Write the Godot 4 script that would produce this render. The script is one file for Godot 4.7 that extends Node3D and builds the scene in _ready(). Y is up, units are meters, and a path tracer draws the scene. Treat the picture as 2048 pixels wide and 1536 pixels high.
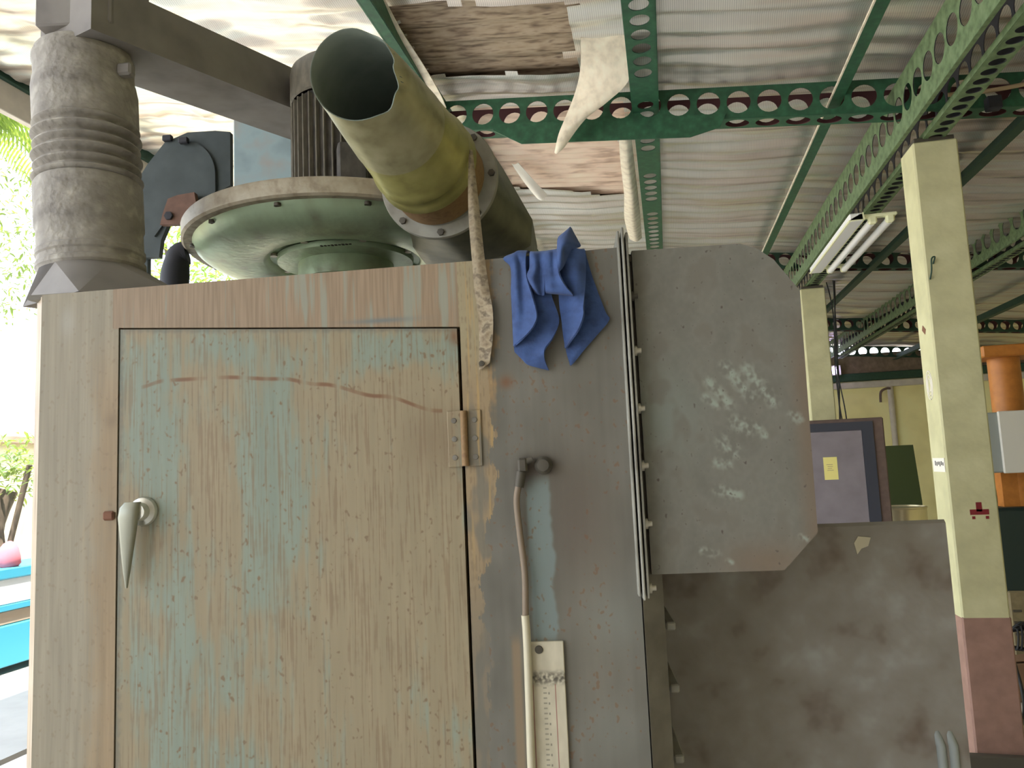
extends Node3D

# Axes: x to the right along the rafters, y up, -z into the hall. The machine stands
# turned by CAB_YAW; machine pieces are given as (u right, v up, w towards the front).
const CAB_YAW := 6.7
var cab := Transform3D(Basis(Vector3.UP, deg_to_rad(CAB_YAW)), Vector3(-0.9936, 0.0, -1.0308))
var M := {}
var shift := {}
var rng := RandomNumberGenerator.new()


func _ready() -> void:
	rng.seed = 7
	# ------------------------------------------------------------ camera, sky, sun, exposure
	var cam := Camera3D.new()
	cam.name = "camera"
	cam.position = Vector3(0, 1.5, 0)
	cam.rotation_degrees = Vector3(6.23, 11.2, -2.54)
	cam.fov = rad_to_deg(2.0 * atan(768.0 / 1538.0))
	cam.near = 0.02
	cam.far = 200.0
	add_child(cam)
	cam.current = true
	var env := Environment.new()
	var skym := ProceduralSkyMaterial.new()
	skym.sky_top_color = Color(0.86, 0.92, 1.0)
	skym.sky_horizon_color = Color(0.985, 0.985, 0.98)
	skym.ground_bottom_color = Color(0.45, 0.43, 0.40)
	skym.ground_horizon_color = Color(0.75, 0.73, 0.70)
	skym.sun_angle_max = 1.0
	var sky := Sky.new()
	sky.sky_material = skym
	env.background_mode = Environment.BG_SKY
	env.sky = sky
	env.background_energy_multiplier = 4.1
	env.tonemap_mode = Environment.TONE_MAPPER_LINEAR
	env.tonemap_exposure = 1.27
	env.sdfgi_enabled = true
	env.ssao_enabled = true
	env.ssil_enabled = true
	var we := WorldEnvironment.new()
	we.name = "environment"
	we.environment = env
	add_child(we)
	var sun := DirectionalLight3D.new()
	sun.name = "sun"
	sun.light_color = Color(1.0, 0.97, 0.93)
	sun.light_energy = 4.4
	sun.light_angular_distance = 1.0
	sun.shadow_enabled = true
	add_child(sun)
	sun.look_at_from_position(Vector3(3.5, 12, 3), Vector3.ZERO)

	make_materials()
	build_shell()
	build_beams()
	build_columns()
	build_cabinet()
	build_duct_box()
	build_blower()
	build_left_pipes()
	build_soft_things()
	build_background()
	build_outside()


# ---------------------------------------------------------------- naming helpers
func tag(o: Node3D, label: String, category: String, group := "") -> Node3D:
	o.set_meta("label", label)
	o.set_meta("category", category)
	if group:
		o.set_meta("group", group)
	return o


func numbered(called: String) -> String:
	if not has_node(called):
		return called
	var k := 1
	while has_node("%s_%03d" % [called, k]):
		k += 1
	return "%s_%03d" % [called, k]


func thing(called: String, label: String, category: String, base := Vector3.ZERO, group := "") -> Node3D:
	var o := Node3D.new()
	o.name = numbered(called)
	add_child(o)
	o.position = base
	shift[o] = -base
	return tag(o, label, category, group)


func mthing(called: String, label: String, category: String, base := Vector3.ZERO, group := "") -> Node3D:
	var o := thing(called, label, category, Vector3.ZERO, group)
	o.transform = cab * Transform3D(Basis(), base)
	shift[o] = -base
	return o


func put(called: String, st, mat, parent: Node3D = null) -> MeshInstance3D:
	var mi := MeshInstance3D.new()
	if st is SurfaceTool:
		st.generate_normals()
		mi.mesh = st.commit()
		mi.mesh.surface_set_material(0, mat)
	else:
		mi.mesh = st
		if mat:
			mi.mesh.surface_set_material(0, mat)
	mi.cast_shadow = GeometryInstance3D.SHADOW_CASTING_SETTING_ON
	if parent == null:
		mi.name = numbered(called)
		add_child(mi)
	else:
		var k := 0
		var nm := called
		while parent.has_node(nm):
			k += 1
			nm = "%s_%03d" % [called, k]
		mi.name = nm
		parent.add_child(mi, true)
		if shift.has(parent):
			mi.position = shift[parent]
	return mi


func struct(called: String, st, mat, parent: Node3D = null) -> MeshInstance3D:
	var mi := put(called, st, mat, parent)
	if parent == null:
		mi.set_meta("kind", "structure")
	return mi


# ---------------------------------------------------------------- mesh helpers
func S() -> SurfaceTool:
	var st := SurfaceTool.new()
	st.begin(Mesh.PRIMITIVE_TRIANGLES)
	st.set_smooth_group(-1)
	return st


func tri(st: SurfaceTool, a: Vector3, b: Vector3, c: Vector3) -> void:
	st.add_vertex(a)
	st.add_vertex(c)
	st.add_vertex(b)


func quad(st: SurfaceTool, a: Vector3, b: Vector3, c: Vector3, d: Vector3) -> void:
	tri(st, a, b, c)
	tri(st, a, c, d)


func face(st: SurfaceTool, pts: Array, from: Vector3) -> void:
	var n: Vector3 = (pts[1] - pts[0]).cross(pts[2] - pts[0])
	var mid := Vector3.ZERO
	for p in pts:
		mid += p
	mid /= pts.size()
	var flip := n.dot(mid - from) < 0.0
	for i in range(1, pts.size() - 1):
		if flip:
			tri(st, pts[0], pts[i + 1], pts[i])
		else:
			tri(st, pts[0], pts[i], pts[i + 1])


func bx(st: SurfaceTool, c: Vector3, s: Vector3, bev := 0.0, b := Basis()) -> void:
	st.set_smooth_group(-1)
	var h := s / 2.0
	bev = minf(bev, minf(h.x, minf(h.y, h.z)) * 0.9)
	var g := func(sx, sy, sz, a):
		var e := Vector3(h.x, h.y, h.z) - Vector3(bev, bev, bev)
		e[a] = h[a]
		return c + b * Vector3(sx * e.x, sy * e.y, sz * e.z)
	var sg := [-1.0, 1.0]
	for s0 in sg:
		face(st, [g.call(s0, -1.0, -1.0, 0), g.call(s0, 1.0, -1.0, 0), g.call(s0, 1.0, 1.0, 0), g.call(s0, -1.0, 1.0, 0)], c)
		face(st, [g.call(-1.0, s0, -1.0, 1), g.call(1.0, s0, -1.0, 1), g.call(1.0, s0, 1.0, 1), g.call(-1.0, s0, 1.0, 1)], c)
		face(st, [g.call(-1.0, -1.0, s0, 2), g.call(1.0, -1.0, s0, 2), g.call(1.0, 1.0, s0, 2), g.call(-1.0, 1.0, s0, 2)], c)
	if bev <= 0.0:
		return
	for s0 in sg:
		for s1 in sg:
			face(st, [g.call(s0, s1, -1.0, 0), g.call(s0, s1, 1.0, 0), g.call(s0, s1, 1.0, 1), g.call(s0, s1, -1.0, 1)], c)
			face(st, [g.call(s0, -1.0, s1, 0), g.call(s0, 1.0, s1, 0), g.call(s0, 1.0, s1, 2), g.call(s0, -1.0, s1, 2)], c)
			face(st, [g.call(-1.0, s0, s1, 1), g.call(1.0, s0, s1, 1), g.call(1.0, s0, s1, 2), g.call(-1.0, s0, s1, 2)], c)
			for s2 in sg:
				face(st, [g.call(s0, s1, s2, 0), g.call(s0, s1, s2, 1), g.call(s0, s1, s2, 2)], c)


func prism(st: SurfaceTool, poly: PackedVector2Array, z0: float, z1: float, xf := Transform3D()) -> void:
	st.set_smooth_group(-1)
	if Geometry2D.is_polygon_clockwise(poly):
		poly.reverse()
	var ix := Geometry2D.triangulate_polygon(poly)
	for k in range(0, ix.size(), 3):
		var a := poly[ix[k]]
		var b := poly[ix[k + 1]]
		var c := poly[ix[k + 2]]
		if (b - a).cross(c - a) < 0.0:
			var q := b
			b = c
			c = q
		tri(st, xf * Vector3(a.x, a.y, z1), xf * Vector3(b.x, b.y, z1), xf * Vector3(c.x, c.y, z1))
		tri(st, xf * Vector3(a.x, a.y, z0), xf * Vector3(c.x, c.y, z0), xf * Vector3(b.x, b.y, z0))
	for i in poly.size():
		var a := poly[i]
		var b := poly[(i + 1) % poly.size()]
		quad(st, xf * Vector3(a.x, a.y, z0), xf * Vector3(b.x, b.y, z0), xf * Vector3(b.x, b.y, z1), xf * Vector3(a.x, a.y, z1))


func pv(a: Array) -> PackedVector2Array:
	var p := PackedVector2Array()
	for i in range(0, a.size(), 2):
		p.append(Vector2(a[i], a[i + 1]))
	return p


var group_next := 1


func lathe(st: SurfaceTool, prof: PackedVector2Array, segs := 48, xf := Transform3D(), wob := 0.0) -> void:
	var g := group_next
	for i in prof.size() - 1:
		if i > 0:
			var d0 := (prof[i] - prof[i - 1]).normalized()
			var d1 := (prof[i + 1] - prof[i]).normalized()
			if d0.dot(d1) < 0.80:
				g += 1
		st.set_smooth_group(g)
		for j in segs:
			var t0 := TAU * j / segs
			var t1 := TAU * ((j + 1) % segs) / segs
			var f := func(k: int, t: float) -> Vector3:
				var r := prof[k].x * (1.0 + wob * (sin(3.0 * t + prof[k].y * 9.0) + 0.6 * sin(5.0 * t - prof[k].y * 23.0)))
				return xf * Vector3(r * cos(t), prof[k].y, r * sin(t))
			quad(st, f.call(i, t0), f.call(i + 1, t0), f.call(i + 1, t1), f.call(i, t1))
	group_next = g + 1


func loft(st: SurfaceTool, rings: Array, flat := false, cap0 := false, cap1 := false) -> void:
	st.set_smooth_group(-1 if flat else group_next)
	group_next += 1
	var n: int = rings[0].size()
	for i in rings.size() - 1:
		for j in n:
			var k := (j + 1) % n
			quad(st, rings[i][j], rings[i + 1][j], rings[i + 1][k], rings[i][k])
	st.set_smooth_group(-1)
	for e in 2:
		if (e == 0 and cap0) or (e == 1 and cap1):
			var r = rings[0] if e == 0 else rings[-1]
			var o = rings[1] if e == 0 else rings[-2]
			var mid := Vector3.ZERO
			var om := Vector3.ZERO
			for j in n:
				mid += r[j] / n
				om += o[j] / n
			for j in n:
				face(st, [mid, r[j], r[(j + 1) % n]], om)


func circle(c: Vector3, nrm: Vector3, r: float, n := 40, up := Vector3.UP) -> PackedVector3Array:
	var y := nrm.normalized()
	var x := up.cross(y).normalized()
	var z := x.cross(y).normalized()
	var out := PackedVector3Array()
	for j in n:
		var t := TAU * j / n
		out.append(c + (x * cos(t) + z * sin(t)) * r)
	return out


func tube(st: SurfaceTool, pts: Array, r, segs := 10, caps := true) -> void:
	var rings := []
	var up := Vector3(0.13, 0.31, 0.94)
	var d0: Vector3 = (pts[1] - pts[0]).normalized()
	if absf(d0.dot(up.normalized())) > 0.9:
		up = Vector3(0.9, 0.3, -0.3)
	for i in pts.size():
		var d: Vector3 = pts[mini(i + 1, pts.size() - 1)] - pts[maxi(i - 1, 0)]
		var rr: float = r[i] if r is Array else r
		rings.append(circle(pts[i], d, rr, segs, up))
	loft(st, rings, false, caps, caps)


func smooth_path(pts: Array, per := 5) -> Array:
	var out := []
	for i in pts.size() - 1:
		var a: Vector3 = pts[maxi(i - 1, 0)]
		var d: Vector3 = pts[mini(i + 2, pts.size() - 1)]
		for k in per:
			out.append(pts[i].cubic_interpolate(pts[i + 1], a, d, float(k) / per))
	out.append(pts[-1])
	return out


# A plate with a row of round holes, along x from 0 to n * pitch and up y from 0 to wide; its face (towards +z) goes to st and its back to sb.
func perforated(st: SurfaceTool, sb: SurfaceTool, n: int, pitch: float, wide: float, hole: Vector2, thick: float, xf: Transform3D, skip := []) -> void:
	st.set_smooth_group(-1)
	sb.set_smooth_group(-1)
	var angles := []
	var corner := atan2(wide, pitch)
	for k in 20:
		angles.append(TAU * k / 20.0 + 0.01)
	angles.append_array([corner, PI - corner, PI + corner, TAU - corner])
	angles.sort()
	var ring := []
	for a in angles:
		var c := cos(a)
		var s := sin(a)
		var q := minf(pitch / 2.0 / maxf(absf(c), 1e-6), wide / 2.0 / maxf(absf(s), 1e-6))
		ring.append([Vector2(hole.x * c, hole.y * s), Vector2(q * c, q * s)])
	for i in n:
		var o := Vector2((i + 0.5) * pitch, wide / 2.0)
		if i in skip:
			var z0 := Vector3(i * pitch, 0, thick)
			quad(st, xf * z0, xf * (z0 + Vector3(pitch, 0, 0)), xf * (z0 + Vector3(pitch, wide, 0)), xf * (z0 + Vector3(0, wide, 0)))
			z0.z = 0
			quad(sb, xf * z0, xf * (z0 + Vector3(0, wide, 0)), xf * (z0 + Vector3(pitch, wide, 0)), xf * (z0 + Vector3(pitch, 0, 0)))
			continue
		for k in ring.size():
			var p = ring[k]
			var q = ring[(k + 1) % ring.size()]
			var a: Vector2 = o + p[0]
			var b: Vector2 = o + p[1]
			var c: Vector2 = o + q[1]
			var d: Vector2 = o + q[0]
			quad(st, xf * Vector3(a.x, a.y, thick), xf * Vector3(b.x, b.y, thick), xf * Vector3(c.x, c.y, thick), xf * Vector3(d.x, d.y, thick))
			quad(sb, xf * Vector3(a.x, a.y, 0), xf * Vector3(d.x, d.y, 0), xf * Vector3(c.x, c.y, 0), xf * Vector3(b.x, b.y, 0))
			quad(sb, xf * Vector3(a.x, a.y, 0), xf * Vector3(a.x, a.y, thick), xf * Vector3(d.x, d.y, thick), xf * Vector3(d.x, d.y, 0))
	var l := n * pitch
	quad(st, xf * Vector3(0, 0, 0), xf * Vector3(l, 0, 0), xf * Vector3(l, 0, thick), xf * Vector3(0, 0, thick))
	quad(st, xf * Vector3(0, wide, thick), xf * Vector3(l, wide, thick), xf * Vector3(l, wide, 0), xf * Vector3(0, wide, 0))


func two(st: SurfaceTool, sb: SurfaceTool, m0: Material, m1: Material) -> ArrayMesh:
	st.generate_normals()
	sb.generate_normals()
	var me := st.commit()
	sb.commit(me)
	me.surface_set_material(0, m0)
	me.surface_set_material(1, m1)
	return me


func planar_uv(me: Mesh, at: Vector2, size: Vector2) -> ArrayMesh:
	var out := ArrayMesh.new()
	for s in me.get_surface_count():
		var a := me.surface_get_arrays(s)
		var v: PackedVector3Array = a[Mesh.ARRAY_VERTEX]
		var uv := PackedVector2Array()
		for p in v:
			uv.append(Vector2((p.x - at.x) / size.x, 1.0 - (p.y - at.y) / size.y))
		a[Mesh.ARRAY_TEX_UV] = uv
		out.add_surface_from_arrays(Mesh.PRIMITIVE_TRIANGLES, a)
	return out


func flat_mesh(st: SurfaceTool) -> ArrayMesh:
	st.generate_normals()
	return st.commit()


# ---------------------------------------------------------------- materials
func c8(r: float, g: float, b: float, k := 1.37) -> Color:
	return Color(minf(r * k / 255.0, 0.97), minf(g * k / 255.0, 0.97), minf(b * k / 255.0, 0.97))


func ramp(cols: Array) -> Gradient:
	var g := Gradient.new()
	var off := PackedFloat32Array()
	var cc := PackedColorArray()
	for i in cols.size():
		off.append(float(i) / (cols.size() - 1))
		cc.append(cols[i])
	g.offsets = off
	g.colors = cc
	return g


func noise_tex(sd: int, freq: float, cols: Array, size := 256, oct := 4) -> NoiseTexture2D:
	var n := FastNoiseLite.new()
	n.seed = sd
	n.noise_type = FastNoiseLite.TYPE_SIMPLEX_SMOOTH
	n.frequency = freq
	n.fractal_octaves = oct
	var t := NoiseTexture2D.new()
	t.width = size
	t.height = size
	t.seamless = true
	t.noise = n
	if cols.size():
		t.color_ramp = ramp(cols)
	return t


var bump_tex: NoiseTexture2D


func mottled(called: String, cols: Array, freq := 0.02, scale := Vector3(2, 2, 2), rough := 0.75, metal := 0.0, bump := 0.0, world := false) -> StandardMaterial3D:
	var m := StandardMaterial3D.new()
	m.resource_name = called
	m.albedo_texture = noise_tex(called.hash() % 1000, freq, cols)
	m.uv1_triplanar = true
	m.uv1_world_triplanar = world
	m.uv1_scale = scale
	m.roughness = rough
	m.metallic = metal
	if bump > 0.0:
		m.heightmap_enabled = true
		m.heightmap_texture = bump_tex
		m.heightmap_scale = bump
	M[called] = m
	return m


func plain(called: String, col: Color, rough := 0.6, metal := 0.0) -> StandardMaterial3D:
	var m := StandardMaterial3D.new()
	m.resource_name = called
	m.albedo_color = col
	m.roughness = rough
	m.metallic = metal
	M[called] = m
	return m


func make_materials() -> void:
	bump_tex = noise_tex(5, 0.05, [], 256, 5)
	mottled("foil", [c8(108, 97, 89), c8(172, 161, 151), c8(192, 182, 173), c8(192, 185, 177)], 0.012, Vector3(0.10, 0.5, 2.0), 0.30, 0.6, 0.0, true)  # dust tones banded along x, painting in the foil highlight streaks
	mottled("foil_back", [c8(150, 142, 126), c8(176, 167, 150), c8(186, 178, 162)], 0.02, Vector3(3, 3, 3), 0.8)
	mottled("rusty_sheet", [c8(48, 38, 30), c8(92, 78, 64), c8(126, 112, 94), c8(134, 121, 104), c8(66, 52, 42)], 0.02, Vector3(0.9, 2, 4.5), 0.8, 0.0, 0.0, true)
	mottled("pale_sheet", [c8(120, 98, 84), c8(176, 156, 140), c8(188, 168, 152)], 0.015, Vector3(0.7, 1, 2.2), 0.7, 0.0, 0.0, true)
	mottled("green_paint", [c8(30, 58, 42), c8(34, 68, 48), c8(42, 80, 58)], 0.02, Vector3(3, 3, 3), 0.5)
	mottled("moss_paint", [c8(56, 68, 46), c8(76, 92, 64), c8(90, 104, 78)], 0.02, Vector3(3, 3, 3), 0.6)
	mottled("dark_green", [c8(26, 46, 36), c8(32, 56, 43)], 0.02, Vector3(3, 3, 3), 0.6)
	plain("maroon", c8(62, 34, 36), 0.7)
	mottled("cream_paint", [c8(143, 140, 110), c8(151, 148, 116), c8(158, 155, 124)], 0.012, Vector3(1.5, 1.5, 1.5), 0.75, 0.0, 0.1)
	mottled("pink_paint", [c8(110, 86, 76), c8(124, 97, 87)], 0.02, Vector3(2, 2, 2), 0.75)
	mottled("wall_yellow", [c8(168, 160, 114), c8(182, 173, 127), c8(186, 178, 135)], 0.01, Vector3(0.4, 0.4, 0.4), 0.85)
	mottled("wall_brown", [c8(84, 72, 60), c8(104, 92, 80)], 0.02, Vector3(1.5, 1.5, 1.5), 0.85)
	mottled("concrete", [c8(136, 131, 125), c8(148, 143, 136), c8(158, 153, 147)], 0.02, Vector3(1, 1, 1), 0.85, 0.0, 0.2, true)
	mottled("yard", [c8(160, 156, 150, 1.0), c8(174, 170, 164, 1.0)], 0.02, Vector3(0.5, 0.5, 0.5), 0.9, 0.0, 0.0, true)
	mottled("grey_grime", [c8(84, 80, 72), c8(104, 102, 93), c8(112, 110, 101), c8(120, 119, 110)], 0.015, Vector3(3, 3, 3), 0.7, 0.0, 0.08)
	mottled("grey_dark_grime", [c8(72, 68, 60), c8(92, 88, 80), c8(102, 99, 92)], 0.015, Vector3(3, 3, 3), 0.75, 0.0, 0.08)
	mottled("hopper_paint", [c8(84, 74, 64), c8(102, 97, 89), c8(108, 104, 97), c8(120, 120, 115)], 0.014, Vector3(2.2, 2.2, 2.2), 0.7, 0.0, 0.08)
	mottled("cement_grey", [c8(86, 82, 78), c8(112, 108, 102), c8(120, 116, 109), c8(150, 147, 138)], 0.018, Vector3(4, 4, 4), 0.85, 0.0, 0.25)
	mottled("flue_dark", [c8(88, 84, 81), c8(100, 96, 92), c8(108, 104, 99)], 0.012, Vector3(3, 3, 3), 0.75)
	mottled("streak_brown", [c8(112, 98, 82), c8(136, 122, 104), c8(148, 138, 122)], 0.03, Vector3(8, 0.8, 8), 0.65)
	mottled("blower_green", [c8(100, 102, 86), c8(116, 128, 106), c8(124, 140, 116), c8(130, 148, 124)], 0.012, Vector3(4, 4, 4), 0.38, 0.25, 0.05)
	mottled("blower_rim", [c8(92, 82, 68), c8(122, 114, 98), c8(132, 126, 112)], 0.02, Vector3(5, 5, 5), 0.6, 0.1, 0.1)
	mottled("spout_olive", [c8(88, 84, 62), c8(112, 108, 82), c8(126, 122, 96), c8(134, 130, 104)], 0.015, Vector3(5, 5, 5), 0.4, 0.3)
	mottled("spout_yellow", [c8(100, 96, 58), c8(120, 116, 70), c8(132, 128, 84)], 0.015, Vector3(5, 5, 5), 0.35, 0.3)
	mottled("rust_brown", [c8(92, 72, 46), c8(108, 86, 58), c8(84, 62, 42)], 0.03, Vector3(6, 6, 6), 0.7)
	mottled("motor_grey", [c8(46, 44, 42), c8(64, 61, 57), c8(84, 80, 74)], 0.02, Vector3(6, 3, 6), 0.65)
	mottled("fin_dust", [c8(80, 77, 70), c8(112, 107, 97)], 0.03, Vector3(9, 3, 9), 0.8)
	mottled("teal_metal", [c8(86, 98, 100), c8(100, 114, 116), c8(112, 104, 96)], 0.012, Vector3(2, 2, 2), 0.6)
	mottled("slate_dark", [c8(46, 52, 52), c8(56, 62, 62)], 0.015, Vector3(3, 3, 3), 0.7)
	mottled("lug_brown", [c8(76, 56, 46), c8(92, 68, 56)], 0.02, Vector3(6, 6, 6), 0.75)
	mottled("spout_inside", [c8(84, 92, 84), c8(98, 104, 96)], 0.02, Vector3(5, 5, 5), 0.6)
	mottled("hood_dark", [c8(54, 54, 42), c8(68, 68, 54), c8(80, 80, 64)], 0.015, Vector3(5, 5, 5), 0.5)
	plain("near_black", c8(32, 32, 36), 0.7)  # flat near black for dark parts and the insides of the row beams
	plain("bolt_metal", c8(150, 146, 134), 0.5, 0.3)
	plain("dark_bolt", c8(64, 60, 52), 0.6, 0.3)
	plain("lever_metal", c8(112, 112, 100), 0.35, 0.35)
	plain("lever_bright", c8(150, 150, 142), 0.25, 0.7)
	plain("gap_dark", c8(24, 20, 18), 0.9)
	plain("rust_spot", c8(92, 62, 46), 0.8)
	mottled("strap_dirt", [c8(70, 61, 49), c8(108, 95, 76), c8(128, 117, 97), c8(76, 67, 55), c8(136, 128, 110)], 0.02, Vector3(9, 9, 9), 0.8)
	mottled("rag_blue", [c8(37, 50, 80), c8(45, 61, 95), c8(50, 68, 104)], 0.02, Vector3(9, 9, 9), 0.95, 0.0, 0.05)
	M.rag_blue.rim_enabled = true
	M.rag_blue.rim = 0.2
	plain("hose_brown", c8(98, 86, 72), 0.6)
	plain("hose_pale", c8(150, 144, 124), 0.4)
	plain("tube_white", c8(210, 202, 184), 0.35)
	plain("black_cable", c8(22, 22, 22), 0.6)
	plain("tan_cable", c8(132, 116, 92), 0.7)
	plain("cream_light", c8(200, 190, 150), 0.6)
	plain("paper_yellow", c8(196, 172, 108), 0.85)
	plain("paper_white", c8(176, 172, 164), 0.85)
	plain("ink", c8(60, 58, 58), 0.8)
	plain("red_print", c8(96, 24, 30), 0.7)
	mottled("locker_brown", [c8(74, 62, 56), c8(86, 72, 66)], 0.02, Vector3(3, 3, 3), 0.6)
	plain("locker_gasket", c8(46, 48, 56), 0.6)
	mottled("locker_mauve", [c8(96, 90, 94), c8(108, 102, 106)], 0.01, Vector3(1.5, 1.5, 1.5), 0.6)
	plain("olive_box", c8(50, 60, 34), 0.6)
	plain("bright_steel", c8(170, 162, 140), 0.3, 0.6)
	mottled("orange_paint", [c8(126, 78, 30), c8(144, 92, 38)], 0.02, Vector3(3, 3, 3), 0.5)
	plain("box_grey", c8(112, 116, 112), 0.6)
	plain("box_white", c8(160, 158, 150), 0.6)
	plain("machine_green", c8(22, 34, 30), 0.6)
	mottled("panel_beige", [c8(88, 78, 56), c8(104, 94, 70)], 0.02, Vector3(3, 3, 3), 0.7)
	plain("cardboard", c8(92, 70, 52), 0.85)
	plain("turquoise", c8(60, 150, 175, 1.0), 0.5)
	plain("white_paint", c8(220, 222, 222, 1.0), 0.6)
	mottled("garden_wall", [c8(214, 204, 172, 1.0), c8(226, 216, 184, 1.0)], 0.02, Vector3(0.5, 0.5, 0.5), 0.9)
	plain("pink_cloth", c8(190, 110, 120, 1.0), 0.9)
	plain("tan_stone", c8(170, 150, 130, 1.0), 0.9)
	mottled("gutter", [c8(140, 134, 126), c8(156, 150, 140)], 0.02, Vector3(1, 1, 1), 0.7)
	for a in [["leaf", 84, 130, 44], ["leaf_palm", 120, 150, 70], ["leaf_dark", 70, 96, 52]]:
		var m := plain(a[0], c8(a[1], a[2], a[3], 1.0), 0.5)
		m.backlight_enabled = true
		m.backlight = Color(0.55, 0.6, 0.25)
	mottled("bark", [c8(84, 72, 60, 1.0), c8(110, 96, 80, 1.0)], 0.03, Vector3(3, 1, 3), 0.9)
	var daylight_glow := plain("slot_glow", Color(0.9, 0.85, 1.0), 0.4)  # emissive stand-in for daylight seen through a slot
	daylight_glow.emission_enabled = true
	daylight_glow.emission = Color(0.85, 0.78, 1.0)
	daylight_glow.emission_energy_multiplier = 2.0


# ---------------------------------------------------------------- the hall
func roof_y(x: float, z: float) -> float:
	return 3.64 - 0.09 * x + 0.012 * maxf(0.0, -z - 4.3)


var foil_hole := pv([-1.22, -3.33, -0.9, -3.36, -0.55, -3.38, -0.30, -3.36, -0.34, -3.55, -0.31, -3.7, -0.38, -3.86, -0.36, -4.06, -0.7, -4.04, -1.0, -4.06, -1.22, -4.02])
var foil_hole_low := pv([-1.12, -4.5, -0.12, -4.5, -0.16, -5.2, -0.2, -6.15, -0.42, -6.18, -0.46, -6.05, -0.9, -6.02, -1.12, -5.9])


func in_hole(x: float, z: float) -> bool:
	var p := Vector2(x, z)
	return Geometry2D.is_point_in_polygon(p, foil_hole) or Geometry2D.is_point_in_polygon(p, foil_hole_low)


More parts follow.
